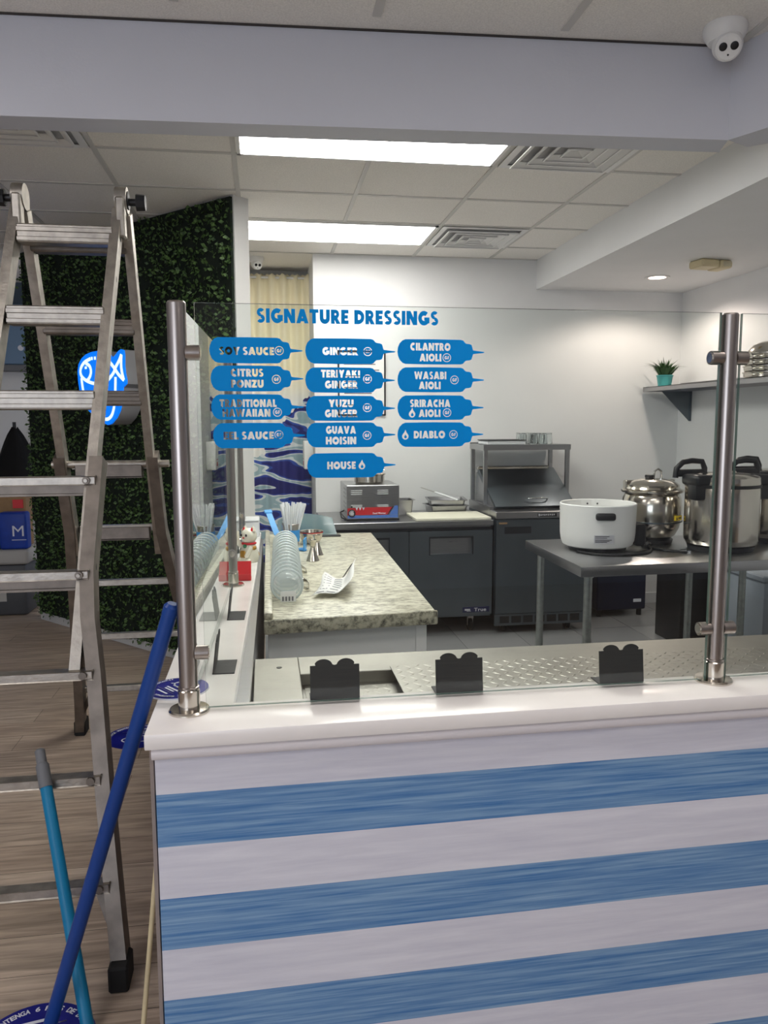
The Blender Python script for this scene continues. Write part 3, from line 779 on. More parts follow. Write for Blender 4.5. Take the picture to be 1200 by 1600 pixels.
def cut(base, tool, op='DIFFERENCE'):
    """base minus tool, as (verts, faces)"""
    obs = []
    for m in (base, tool):
        me = bpy.data.meshes.new('c'); me.from_pydata(m.v, [], m.f); o = bpy.data.objects.new('c', me); COL.objects.link(o); obs.append(o)
    md = obs[0].modifiers.new('b', 'BOOLEAN'); md.operation = op; md.object = obs[1]; md.solver = 'EXACT'; md.use_self = True
    dg = bpy.context.evaluated_depsgraph_get(); dg.update()
    me = bpy.data.meshes.new_from_object(obs[0].evaluated_get(dg))
    vs = [tuple(p.co) for p in me.vertices]; fs = [list(p.vertices) for p in me.polygons]
    for o in obs: bpy.data.objects.remove(o)
    return vs, fs
m = MB(); X = XG(-.0105, 1.7645)
v2, f2 = cut(solid([[(-.01, -.01), (.42, -.01), (.42, .045), (-.01, .045)]], -.0002, .0003), solid([[(p[0] * .4015, p[1] * .0305) for p in q] for q in word('SIGNATURE DRESSINGS', .10, .42)], -.002, .002), 'INTERSECT')
m.add([X @ Vector(p) for p in v2], f2)
tag(m.build('heading_decal', 'decal', None, 0, loc=(-.0105, GY, 1.7645)), 'blue vinyl heading reading SIGNATURE DRESSINGS across the front glass', 'decal')

BOT = [('SOY SAUCE', -.1125, 1.7053, 327, 547, [('SOY SAUCE', 384, 548, 84)], (434, 547), None),
       ('CITRUS PONZU', -.1115, 1.645, 329, 591, [('CITRUS', 385, 582, 50), ('PONZU', 385, 599, 50)], (430, 592), None),
       ('TRADITIONAL HAWAIIAN', -.1119, 1.5834, 330, 636, [('TRADITIONAL', 387, 630, 88), ('HAWAIIAN', 384, 645, 74)], (432, 644), None),
       ('EEL SAUCE', -.1095, 1.5214, 333, 680, [('EEL SAUCE', 388, 680, 78)], (435, 679), None),
       ('GINGER', .0933, 1.7054, 477, 549, [('GINGER', 532, 549, 56)], (576, 549), None),
       ('TERIYAKI GINGER', .0924, 1.6425, 477, 594, [('TERIYAKI', 533, 584, 62), ('GINGER', 534, 601, 52)], (576, 592), None),
       ('YUZU GINGER', .0929, 1.5805, 478, 638, [('YUZU', 534, 630, 40), ('GINGER', 534, 646, 52)], (576, 637), None),
       ('GUAVA HOISIN', .0935, 1.5216, 479, 679, [('GUAVA', 534, 671, 48), ('HOISIN', 534, 688, 49)], (576, 680), None),
       ('HOUSE', .0939, 1.4536, 480, 727, [('HOUSE', 535, 727, 46)], None, (568, 726)),
       ('CILANTRO AIOLI', .2982, 1.7061, 621, 550, [('CILANTRO', 675, 542, 66), ('AIOLI', 675, 559, 36)], (702, 559), None),
       ('WASABI AIOLI', .2982, 1.6442, 621, 593, [('WASABI', 675, 586, 53), ('AIOLI', 674, 602, 36)], (715, 593), None),
       ('SRIRACHA AIOLI', .2981, 1.5819, 621, 637, [('SRIRACHA', 675, 630, 67), ('AIOLI', 674, 646, 36)], (703, 645), (645, 645)),
       ('DIABLO', .298, 1.5212, 621, 679, [('DIABLO', 674, 679, 52)], (714, 679), (634, 679))]
outline = [(0, 0), (1, 7), (3.5, 13), (8, 17.5), (13, 19.5), (60, 20), (104, 19.6), (108, 18.5), (111, 15), (113, 13.6), (119, 13), (122, 11.5), (124.5, 3.5), (125.5, 2.8), (142.5, .9), (143.5, 0)]
outline = outline + [(p[0], -p[1]) for p in outline[-2:0:-1]]
def teardrop(c, h):
    k = .34 * h; pts = []
    for i in range(23):
        t = math.radians(38 - 256 * i / 22); pts.append((c[0] + k * math.cos(t), c[1] - .16 * h + k * math.sin(t)))
    pts += [(c[0] - .10 * h, c[1] + .26 * h), (c[0] + .03 * h, c[1] + .52 * h), (c[0] + .12 * h, c[1] + .24 * h)]; return pts
for nm, x, z, u0, v0, words, gf, dr in BOT:
    tools = []
    for tx, cu_, cv, w in words:
        tools += [[((cu_ - u0) + (p[0] - .5) * w, -(cv - v0) + (p[1] - .5) * 12) for p in q] for q in word(tx)]
    if gf:
        c = (gf[0] - u0, -(gf[1] - v0)); tools += strip(c[0], c[1], 7.0, 7.0, 0, 360, 1.15, 28)
        tools += [[(c[0] + (p[0] - .5) * 7.6, c[1] + (p[1] - .5) * 5.4) for p in q] for q in word('GF', .16)]
    if dr:
        c = (dr[0] - u0, -(dr[1] - v0)); o_ = teardrop(c, 15.5); i_ = teardrop((c[0] + .3, c[1] - 2.6), 6.5); n = len(o_)
        tools += [[o_[k], o_[(k + 1) % n], i_[(k + 1) % n], i_[k]] for k in range(n)]
    sc = lambda P: [[(p[0] * U, p[1] * U) for p in q] for q in P]
    v2, f2 = cut(solid(sc([outline]), -.0002, .0003), solid(sc(tools), -.002, .002)); X = XG(x, z)
    m = MB().add([X @ Vector(p) for p in v2], f2)
    tag(m.build('bottle_decal', 'decal', None, 0, loc=(x, GY, z)), 'blue sauce bottle decal reading %s on the front glass' % nm, 'decal', 'sauce bottle decals on the glass')

# ------------------------------------------------------------------ small black board signs on the counter
def sign_stand():
    r = thing('board_sign', (0, 0, .9), 'x', 'sign stand', 'small black board signs on the counter')
    p = [(-.058, 0), (.058, 0), (.058, .084), (.045, .084)]
    p += [(.0265 + .0215 * math.cos(a), .083 + .0155 * math.sin(a)) for a in [.35 + (PI - .5) * i / 10 for i in range(11)]]
    p += [(0, .084)]
    q = [(-a, b) for a, b in p[3:-1]][::-1]
    poly = p + q + [(-.058, .084)]
    Xt = Matrix.Translation((0, 0, .9)) @ Matrix.Rotation(-.12, 4, 'X')
    a = MB().prism(poly, 'y', -.0015, .0015); a.v = [tuple(Xt @ Vector(t)) for t in a.v]
    part(a, 'board', 'black_matte', r, smooth=0)
    part(MB().box((-.058, -.002, .9), (.058, .055, .9025)), 'foot', 'black_matte', r)
    return r
proto = sign_stand()
spots = [(.153, 1.762, 0, 'small black scalloped board sign on the front counter, nearest the corner post'),
         (.453, 1.762, 0, 'small black scalloped board sign on the front counter, second from the corner post'),
         (.868, 1.764, 0, 'small black scalloped board sign on the front counter, nearest the middle post'),
         (-.142, 2.06, -PI / 2 - .03, 'black board sign standing edge-on on the left counter, nearest the corner'),
         (-.130, 2.62, -PI / 2 - .03, 'black board sign standing edge-on on the left counter before the middle post'),
         (-.130, 3.96, -PI / 2 - .03, 'black board sign standing edge-on on the left counter behind the cat figurine')]
for i, (x, y, a, t) in enumerate(spots):
    if i == 0: proto.location = (x, y, .9); proto['label'] = t
    else: dup(proto, (x, y, .9), t, (0, 0, a))

# ------------------------------------------------------------------ lucky cat, red holder, white box, stickers
def lucky_cat(x, y, z):
    k0 = len(COL.objects)
    r = thing('cat_figurine', (x, y, z), 'white ceramic waving cat figurine with red ears and collar on the left counter', 'figurine')
    part(MB().lathe((x, y, z), [(0, 0), (.044, 0), (.05, .012), (.051, .03), (.046, .055), (.036, .078), (.03, .092), (.02, .1), (0, .103)], 28), 'body', 'ceramic', r)
    h = part(MB().ball((x, y, z + .125), (.044, .042, .038), n=24), 'head', 'ceramic', r)
    for s in (-1, 1):
        part(MB().lathe((x + .004, y + s * .026, z + .148), [(0, 0), (.016, 0), (.009, .016), (0, .028)], 12), 'ear', 'ceramic', h)
        part(MB().lathe((x - .006, y + s * .026, z + .151), [(0, 0), (.009, 0), (.005, .011), (0, .018)], 10), 'inner_ear', 'red', h)
        part(MB().ball((x - .041, y + s * .016, z + .132), (.004, .006, .007), n=10), 'eye', 'black', h)
    part(MB().ball((x - .043, y, z + .12), (.005, .006, .004), n=10), 'nose', 'red', h)
    part(MB().tube([(x - .02, y + .03, z + .075), (x - .035, y + .048, z + .1), (x - .036, y + .052, z + .135), (x - .034, y + .05, z + .15)], [.014, .014, .013, .011], 12), 'raised_paw', 'ceramic', r)
    part(MB().tube([(x - .022, y - .03, z + .075), (x - .042, y - .028, z + .05), (x - .046, y - .018, z + .03)], [.013, .012, .012], 12), 'lowered_paw', 'ceramic', r)
    for s in (-1, 1): part(MB().ball((x - .04, y + s * .026, z + .012), (.018, .015, .012), n=12), 'foot', 'ceramic', r)
    part(MB().tube([(x + .034 * math.cos(a), y + .034 * math.sin(a), z + .09) for a in [2 * PI * i / 24 for i in range(24)]], .0055, 8, closed=True), 'collar', 'red', r)
    part(MB().ball((x - .038, y - .004, z + .08), .01, n=12), 'bell', 'green', r)
    part(MB().box((x - .054, y - .016, z + .025), (x - .046, y + .016, z + .06), .006), 'coin', 'gold', r)
    part(MB().ball((x + .046, y - .012, z + .03), .016, n=12), 'tail', 'gold', r)
    part(MB().ball((x - .006, y - .041, z + .07), (.016, .006, .01), n=10), 'patch', 'gold', r)
    r.scale = (.9, .9, .98); r.rotation_euler = (0, 0, .9)
lucky_cat(-.080, 3.66, .9)
r = thing('card_holder', (-.098, 3.24, .9), 'red plastic card holder beside the middle guard post', 'card holder')
Xc = Matrix.Translation((-.098, 3.24, .9)) @ Matrix.Rotation(.0, 4, 'Z')
part(MB().box((-.034, -.03, 0), (.034, .04, .005), .001, Xc), 'base', 'red', r)
m = MB().prism([(-.03, .004), (-.026, .004), (.022, .072), (.018, .074)], 'x', -.034, .034); m.v = [tuple(Xc @ Vector(p)) for p in m.v]
part(m, 'back_rest', 'red', r)
m = MB().prism([(-.03, .004), (-.027, .004), (-.031, .028), (-.034, .028)], 'x', -.034, .034); m.v = [tuple(Xc @ Vector(p)) for p in m.v]
part(m, 'front_lip', 'red', r)
r = thing('white_box', (-.075, 4.46, .9), 'white box with a narrow dark slot at the far end of the left counter', 'box')
part(MB().box((-.118, 4.45, .9), (-.036, 4.62, 1.0), .004), 'case', 'white_lam', r)
part(MB().box((-.112, 4.448, .988), (-.042, 4.451, .991)), 'slot', 'ink', r, 'dark grey slot')

def floor_disc(c, rad, rot, label, name, z, th, words, big):
    r = thing(name, (c[0], c[1], z), label, 'floor sticker', 'round blue distancing stickers')
    m = MB().lathe((c[0], c[1], z), [(0, 0), (rad, 0), (rad, th), (0, th)], 56)
    part(m, 'disc', 'sticker', r)
    if th > .002: part(MB().lathe((c[0], c[1], z), [(rad - .001, -.0), (rad + .0012, 0), (rad + .0012, th * .7), (rad - .001, th * .7)], 56), 'white_edge', 'print_white', r)
    X0 = frame((c[0], c[1], z + th), (math.cos(rot), math.sin(rot), 0), (-math.sin(rot), math.cos(rot), 0))
    t = MB()
    n = len(words); rr = rad * .86; h = rad * .115
    span = big
    for i, ch in enumerate(words):
        if ch == ' ': continue
        a = PI / 2 + span / 2 - span * (i + .5) / n
        X = X0 @ Matrix.Translation((rr * math.cos(a), rr * math.sin(a), .0004)) @ Matrix.Rotation(a - PI / 2, 4, 'Z')
        w = h * (.28 if ch in 'I1' else .68)
        put_text(t, ch, (0, 0), w, h, X, .03)
    part(t, 'ring_text', 'print_white', r, smooth=0)
    f = MB()
    def ell(cx, cy, a, b, w=.03, a0=0, a1=2 * PI):
        pts = [(cx + a * math.cos(a0 + (a1 - a0) * i / 40), cy + b * math.sin(a0 + (a1 - a0) * i / 40)) for i in range(41)]
        vs = []; fs = []
        for p, q in zip(pts, pts[1:] + [(2 * pts[-1][0] - pts[-2][0], 2 * pts[-1][1] - pts[-2][1])]):
            d_ = Vector((q[0] - p[0], q[1] - p[1])).normalized() * w / 2
            vs += [X0 @ Vector(((p[0] - d_.y) * rad, (p[1] + d_.x) * rad, .0006)), X0 @ Vector(((p[0] + d_.y) * rad, (p[1] - d_.x) * rad, .0006))]
        f.add(vs, [(2 * i, 2 * i + 1, 2 * i + 3, 2 * i + 2) for i in range(40)])
    ell(0, -.25, .46, .24, .045); ell(.2, -.25, .2, .24, .045, .7, 5.6); ell(.56, -.25, .14, .18, .045, 1.8, 4.5); ell(.02, .42, .5, .002, .02)
    part(f, 'fish_mark', 'print_white', r, 'white outlined fish mark', smooth=0)
    g = MB()
    for y, w in ((.3, .55), (.18, .7), (.56, .6)): g.add([X0 @ Vector((sx * w / 2 * rad, (y + sy * .035) * rad, .0007)) for sx, sy in ((-1, -1), (1, -1), (1, 1), (-1, 1))], [(0, 1, 2, 3)])
    part(g, 'small_print', 'print_white', r, smooth=0)
ES = 'POR FAVOR MANTENGA 6 PIES DE DISTANCIA'
floor_disc((-.605, 1.89), .152, .2, 'round blue distancing sticker on the wood floor under the two mop handles', 'floor_sticker', .0002, .0012, ES, 3.6)
floor_disc((-.655, 3.86), .152, .1, 'round blue distancing sticker on the wood floor behind the ladder', 'floor_sticker', .0002, .0012, ES, 3.6)
floor_disc((-.222, 1.90), .074, 2.2, 'round blue sticker pad lying on the counter beside the corner post', 'sticker_pad', .9, .005, ES, 3.9)

# ------------------------------------------------------------------ ladder
def ladder():
    YM, ZH = 3.02, 2.335
    F = lambda x, z: V(x, YM - (YM - 2.092) * (1 - z / ZH), z)
    B = lambda x, z: V(x, YM + (3.951 - YM) * (1 - z / ZH), z)
    r = thing('folding_ladder', (-.7, 3.0, 0), 'tall worn aluminium folding ladder standing open beside the counter', 'ladder')
    hole = lambda m, p, ax, s=(.006, .012): m.ball(p, (.0015, s[0], s[1]), n=8)
    def rail(P, pts, w, d, name='rail', m='alu', holes=()):
        mb = MB(); mb.sweep([P(x, z) for x, z in pts], (1, 0, 0), w, d)
        mb.m = 1
        for x, z in holes: hole(mb, P(x + w / 2, z), 0)
        return part(mb, name, [m, 'black'], r, smooth=20)
    # inner sections
    rail(F, [(-.500, 2.30), (-.553, 1.40), (-.578, .80)], .032, .062, 'rail', holes=[(-.505, 2.2), (-.515, 2.05), (-.528, 1.84), (-.545, 1.56)])
    rail(F, [(-.842, 2.30), (-.896, 1.40), (-.92, .80)], .032, .062)
    rail(B, [(-.476, 2.30), (-.474, .98)], .032, .058, holes=[(-.476, 2.1), (-.476, 1.8), (-.476, 1.5)])
    rail(B, [(-.826, 2.30), (-.826, .98)], .032, .058)
    # outer flared sections
    fo = [(-.537, 1.43), (-.553, 1.09), (-.545, .95), (-.521, .79), (-.482, .46), (-.447, .2), (-.424, .035)]
    rail(F, fo, .042, .078, 'outer_rail', 'alu_dark', holes=[(-.553, 1.1), (-.5, .6)])
    fl = [(-1.43 - x, z) for x, z in fo]
    rail(F, fl, .042, .078, 'outer_rail', 'alu_dark')
    bo = [(-.462, 1.42), (-.455, 1.08), (-.425, .86), (-.392, .64), (-.34, .3), (-.31, .035)]
    rail(B, bo, .042, .074, 'outer_rail', 'alu_dark')
    bl = [(-.835, 1.42), (-.838, 1.08), (-.862, .8), (-.888, .52), (-.918, .2), (-.937, .035)]
    rail(B, bl, .042, .074, 'outer_rail', 'alu_dark')
    # rungs
    def rung(P, x0, x1, z, s, h, dp, inner=True):
        m = MB(); a = P(0, z); yv = -1 if P is F else 1
        tilt = math.atan2(.93, ZH) * (-yv)
        yc = a.y
        m.box((x0, yc - dp / 2, z - h * .5), (x1, yc + dp / 2, z + h * .5), .004)
        m.box((x0, yc - dp / 2 - .004, z + h * .08), (x1, yc + dp / 2 + .004, z + h * .34), .002)
        m.box((x0, yc - dp / 2 - .003, z - h * .42), (x1, yc + dp / 2 + .003, z - h * .18), .002)
        return part(m, 'rung', 'alu_dark' if s else 'alu', r)
    for z, a, b in ((2.205, -.832, -.512), (1.912, -.846, -.53), (1.625, -.862, -.55)): rung(F, a, b, z, 0, .064, .06)
    for z in (2.195, 1.915, 1.648): rung(B, -.818, -.484, z, 1, .06, .055)
    def outer_rung(P, x0, x1, z, deep):
        m = MB(); yv = -1 if P is F else 1; yc = P(0, z).y
        m.box((x0, yc + yv * .012, z - .015), (x1, yc + yv * .046, z + .013), .003)
        if deep: m.m = 1; m.box((x0 + .02, yc - .02, z - .05), (x1 - .02, yc + yv * .03, z + .006), .003).box((x0 + .02, yc - .02, z - .05), (x1 - .02, yc + yv * .036, z - .042), .001)
        o = part(m, 'rung', ['alu', 'alu_dark'], r)
        for x in (x0 + .03, x1 - .028):
            part(MB().tube([V(x, yc + yv * .045, z), V(x, yc + yv * .054, z)], .012, 10), 'bolt', 'alu_dark', o)
            if deep: part(MB().tube([V(x, yc + yv * .052, z), V(x, yc + yv * .06, z)], .006, 8), 'bolt_head', 'alu', o)
    for z, xr in ((1.368, -.535), (1.084, -.545), (.80, -.522), (.52, -.489), (.25, -.456)): outer_rung(F, -1.43 - xr, xr, z, z > 1)
    for z, xl, xr in ((1.37, -.80, -.49), (1.09, -.805, -.485), (.825, -.86, -.43), (.545, -.885, -.375), (.25, -.912, -.34)): outer_rung(B, xl, xr, z, z > 1)
    part(MB().tube([B(-.872, 1.378), B(-.40, 1.378)], .016, 12), 'locking_bar', 'alu', r)
    # hinges with locking knobs
    for x, s in ((-.488, 1), (-.835, -1)):
        h = part(MB().tube([V(x - .02, YM, ZH + .01), V(x + .02, YM, ZH + .01)], .046, 24).box((x - .016, YM - .062, ZH - .13), (x + .016, YM - .012, ZH + .01), .006, Matrix.Identity(4)).box((x - .016, YM + .012, ZH - .13), (x + .016, YM + .062, ZH + .01), .006), 'hinge', 'alu', r)
        part(MB().tube([V(x + s * .02, YM, ZH + .01), V(x + s * .024, YM, ZH + .01)], .032, 20), 'hinge_plate', 'black', h)
        part(MB().tube([V(x + s * .02, YM, ZH + .005), V(x + s * .052, YM, ZH + .005)], .013, 12).tube([V(x + s * .05, YM, ZH + .005), V(x + s * .082, YM, ZH + .005)], [.03, .028], 8), 'lock_knob', 'black', h, 'black locking knob')
    # feet and braces
    for P, x in ((F, -.424), (F, -1.006), (B, -.31), (B, -.937)):
        p = P(x, 0)
        part(MB().box((x - .027, p.y - .046, 0), (x + .027, p.y + .046, .075), .006), 'foot', 'rubber', r, 'black rubber foot')
    for P, x0, x1 in ((F, -.5, -.437), (F, -.93, -.99), (B, -.40, -.33), (B, -.86, -.925)):
        part(MB().sweep([P(x0, .245), P((x0 + x1) / 2, .17), P(x1, .1)], (0, 1, 0), .012, .02), 'brace', 'alu_dark', r)
ladder()

# ------------------------------------------------------------------ poles
def pole(name, a, b, rad, m, label, cat, cap=None):
    a, b = Vector(a), Vector(b); d_ = (b - a).normalized()
    r = thing(name, tuple(a), label, cat)
    part(MB().tube([a, b], rad, 20), 'shaft', m, r)
    if cap:
        part(MB().tube([b - d_ * .002, b + d_ * .062], rad * 1.12, 20), 'ferrule', cap, r, 'grey ferrule')
        part(MB().tube([b + d_ * .06, b + d_ * .066, b + d_ * .068, b + d_ * .105, b + d_ * .11], [rad * .98, rad * .98, rad * .86, rad * .86, rad * .6], 14), 'end_cap', cap, r)
    else:
        part(MB().lathe(tuple(b), [(0, 0), (rad * 1.05, 0), (rad * 1.05, .02), (rad * .7, .028), (0, .028)], 18, d_.to_track_quat('Z', 'Y').to_matrix()), 'end_cap', m, r)
pole('broom_handle', (-.573, 1.90, .012), (-.219, 1.768, 1.12), .0172, 'blue_pole', 'dark blue pole leaning from the floor sticker up against the counter edge', 'pole')
pole('mop_handle', (-.470, 1.90, .010), (-.635, 2.235, .52), .0165, 'teal_pole', 'short teal pole with a grey threaded end leaning on the ladder', 'pole', 'grey_cap')
pole('wooden_dowel', (-.334, 1.86, .006), (-.298, 1.98, .43), .0065, 'wood_dowel', 'thin pale wooden dowel leaning against the counter side', 'dowel')

# ------------------------------------------------------------------ granite side counter
root = thing('granite_counter', (.3, 3.75, 0), 'side counter with a pale speckled granite top inside the kitchen', 'counter')
g = MB().prism([(-.012, 2.69), (.612, 2.735), (.655, 4.80), (-.002, 4.84)], 'z', .822, .86, .006)
part(g, 'countertop', 'granite', root, 'pale granite top')
part(MB().prism([(-.014, 2.684), (.618, 2.729), (.6185, 2.747), (-.0138, 2.702)], 'z', .81, .862, .006), 'front_edge', 'granite_edge', root, 'darker speckled granite nosing')
part(MB().prism([(-.013, 2.70), (.018, 2.70), (.022, 4.84), (-.003, 4.84)], 'z', .86, .885, .006), 'back_lip', 'granite', root)
part(MB().prism([(.0, 2.75), (.585, 2.785), (.63, 4.78), (.0, 4.82)], 'z', 0, .822), 'cabinet', 'cabinet_white', root)
part(MB().prism([(.545, 2.774), (.585, 2.777), (.585, 2.79), (.545, 2.787)], 'z', .02, .815), 'stile', 'cabinet_white', root)

# straws in a metal cup
cup = thing('metal_cup', (.137, 4.33, .86), 'metal cup holding white straws on the granite counter', 'cup')
part(MB().lathe((.137, 4.33, .86), [(0, .0), (.042, 0), (.05, .125), (.053, .127), (.05, .13), (.047, .125), (.04, .004), (0, .004)], 32), 'cup_body', 'steel', cup)
part(MB().lathe((.137, 4.33, .86), [(.0465, .03), (.0485, .03), (.051, .095), (.049, .095)], 32), 'blue_band', 'scoop_blue', cup, 'sky blue band')
st = MB().tube([V(0, 0, 0), V(0, 0, .235)], .0052, 8, caps=False).build('drinking_straw', 'straw', None)
tag(st, 'translucent white straw standing in the metal cup', 'straw', 'straws in the metal cup')
rng = random.Random(5)
for i in range(34):
    o = st if i == 0 else st.copy()
    if i: COL.objects.link(o)
    a = rng.uniform(0, 2 * PI); q = math.sqrt(rng.random())
    lean = q * .30
    o.location = (.137 + math.cos(a) * q * .020, 4.33 + math.sin(a) * q * .020, .866 + rng.uniform(0, .012))
    o.rotation_euler = (-math.sin(a) * lean, math.cos(a) * lean, 0)

# sky blue scraper and scoop
r = thing('plastic_scraper', (.10, 4.05, .86), 'long sky blue plastic strip leaning beside the straw cup', 'scraper')
part(MB().sweep([V(.135, 4.07, .874), V(.06, 4.34, .93), V(.018, 4.50, 1.03)], V(.93, .36, 0).normalized(), .035, .004), 'blade', 'scoop_blue', r)
part(MB().sweep([V(.018, 4.50, 1.03), V(.012, 4.52, 1.045)], V(.93, .36, 0).normalized(), .044, .01), 'grip', 'scoop_blue', r)
r = thing('ice_scoop', (.19, 4.16, .86), 'small sky blue scoop lying in front of the metal bowl', 'scoop')
part(MB().prism([(.155, 4.19), (.20, 4.14), (.215, 4.16), (.215, 4.24), (.17, 4.22)], 'z', .862, .868).prism([(.196, 4.14), (.203, 4.14), (.220, 4.24), (.212, 4.24)], 'z', .868, .925), 'bowl', 'scoop_blue', r)
part(MB().tube([V(.165, 4.2, .866), V(.115, 4.17, .866)], .007, 10), 'handle', 'scoop_blue', r)

# nested clear containers lying in a row, packed in film
c0 = thing('plastic_container', (0, 0, .86), 'clear plastic container nested in the row along the granite counter', 'container', 'nested clear containers on the granite')
prof = [(.0, 0), (.044, 0), (.047, .004), (.056, .075), (.060, .078), (.060, .083), (.0565, .083), (.045, .006), (0, .003)]
Xl = Matrix.Rotation(PI / 2, 3, 'X').inverted()
part(MB().lathe((0, 0, .92), prof, 28, Xl), 'cup', 'clear', c0)
part(MB().tube([(.0605 * math.cos(2 * PI * i / 28), .0805, .92 + .0605 * math.sin(2 * PI * i / 28)) for i in range(28)], .0048, 8, closed=True), 'rim', 'clear_rim', c0)
for i in range(14):
    y = 2.915 + i * .083
    p = (.077 + .0017 * i, y, .861)
    if i == 0:
        c0.location = p
        c0['label'] = 'clear plastic container with a paper label, front end of the nested row'; del c0['group']
    else:
        q = dup(c0, p, 'clear plastic container nested in the row along the granite counter', (0, 0, 0)); q['group'] = 'nested clear containers on the granite'
o = part(MB().box((.0773 - .028, 2.909, .874), (.0773 + .03, 2.9115, .915), .001), 'paper_label', 'paper', c0)
m = MB()
for k in range(4): m.box((.055 + .012 * k, 2.908, .878), (.062 + .012 * k, 2.9088, .895))
part(m, 'label_print', 'ink', o, 'grey printed marks')

def tongs(x, y, a, label):
    r = thing('serving_tongs', (x, y, .86), label, 'tongs', 'metal tongs beside the containers')
    X = Matrix.Translation((x, y, .86)) @ Matrix.Rotation(a, 4, 'Z')
    for s in (-1, 1):
        part(MB().sweep([X @ V(0, s * .004, .01), X @ V(.05, s * .018, .014), X @ V(.15, s * .03, .012), X @ V(.2, s * .02, .008)], (0, 0, 1), .012, .002), 'arm', 'steel_bright', r)
        part(MB().ball(X @ V(.205, s * .018, .010), (.02, .012, .008), n=10), 'tip', 'steel_bright', r)
    part(MB().tube([X @ V(0, -.004, .01), X @ V(-.012, 0, .012), X @ V(0, .004, .01)], .004, 8), 'spring', 'steel_bright', r)
tongs(.165, 3.15, 1.75, 'metal tongs lying beside the container row, nearest the paper sheet')
tongs(.175, 3.5, 1.85, 'metal tongs lying beside the container row, behind the paper sheet')

def jigger(x, y, label):
    r = thing('jigger', (x, y, .86), label, 'jigger', 'metal measuring jiggers')
    part(MB().lathe((x, y, .86), [(.034, 0), (.032, .004), (.012, .062), (.009, .07), (.012, .076), (.021, .106), (.0195, .106), (.009, .078), (0, .07)], 28), 'cups', 'steel_bright', r)
    part(MB().lathe((x, y, .86), [(.0105, .066), (.0125, .07), (.0105, .074)], 24), 'waist_ring', 'steel_bright', r)
jigger(.229, 3.86, 'metal measuring jigger standing nearer on the granite')
jigger(.262, 4.03, 'metal measuring jigger standing just behind the other one')
r = thing('metal_bowl', (.255, 4.42, .86), 'small round metal bowl with a red rim behind the jiggers', 'bowl')
part(MB().lathe((.255, 4.42, .86), [(0, 0), (.04, 0), (.062, .03), (.068, .07), (.071, .072), (.066, .07), (.058, .032), (.036, .006), (0, .004)], 32), 'bowl_body', 'steel_bright', r)
part(MB().lathe((.255, 4.42, .86), [(.0675, .064), (.0690, .064), (.0702, .0695), (.068, .0695)], 32), 'red_band', 'red_dark', r, 'red band')

# clear sheet stand at the counter end
r = thing('display_stand', (.29, 4.66, .86), 'teal tinted plastic sheet standing at the far end of the granite counter', 'plastic sheet')
m = MB(); vs = []; fs = []
for i in range(9):
    t = i / 8
    for j in range(5):
        s_ = j / 4; vs.append((.19 + .24 * t - .03 * s_ * (t - .2), 4.70 + .012 * math.sin(t * 5) + .06 * s_ + .02 * t, .868 + (.125 - .03 * t * t) * s_))
for i in range(8):
    for j in range(4): fs.append((i * 5 + j, i * 5 + j + 1, (i + 1) * 5 + j + 1, (i + 1) * 5 + j))
part(m.add(vs, fs), 'sheet', mat('teal_film', (112, 140, 146), .2, alpha=.72), r)
part(MB().box((.18, 4.66, .86), (.45, 4.735, .868), .002), 'base', 'black', r)

# crumpled printed sheet
m = MB(); vs = []; fs = []; nu, nv = 9, 7
for i in range(nu):
    for j in range(nv):
        a, b = i / (nu - 1), j / (nv - 1)
        x = .175 + .135 * a + .085 * b + .01 * math.sin(5 * b); y = 3.02 - .03 * a + .34 * b
        z = .866 + .012 * (1 + math.sin(6 * a + 2 * b)) * (.4 + b) + .075 * max(0, a - .72) ** 1 * (1 + b) * 1.4 + .016 * (1 - b) * a
        vs.append((x, y, z))
for i in range(nu - 1):
    for j in range(nv - 1): fs.append((i * nv + j, (i + 1) * nv + j, (i + 1) * nv + j + 1, i * nv + j + 1))
m.add(vs, fs)
r = thing('paper_sheet', (.27, 3.15, .86), 'crumpled printed paper sheet lying on the granite counter', 'paper')
sh = part(m, 'sheet', 'paper', r)
sm = sh.modifiers.new('thick', 'SOLIDIFY'); sm.thickness = .0012
t = MB()
for k in range(7):
    j = k * .8 + .3; b = j / (nv - 1)
    for (a0, a1) in ((.08, .3), (.38, .62)):
        def Pp(a):
            return V(.175 + .135 * a + .085 * b + .01 * math.sin(5 * b), 3.02 - .03 * a + .34 * b, .866 + .012 * (1 + math.sin(6 * a + 2 * b)) * (.4 + b) + .016 * (1 - b) * a + .075 * max(0, a - .72) * (1 + b) * 1.4 + .0022)
        p, q = Pp(a0), Pp(a1); t.add([p, q, q + V(.001, .012, 0), p + V(.001, .012, 0)], [(0, 1, 2, 3)])
part(t, 'print', 'ink', r, 'grey printed lines')
part(MB().sweep([V(.318, 3.2, .906), V(.372, 3.36, .93)], (.7, -.2, .6), .012, .002), 'binding_strip', 'black', r, 'dark strip along one edge')

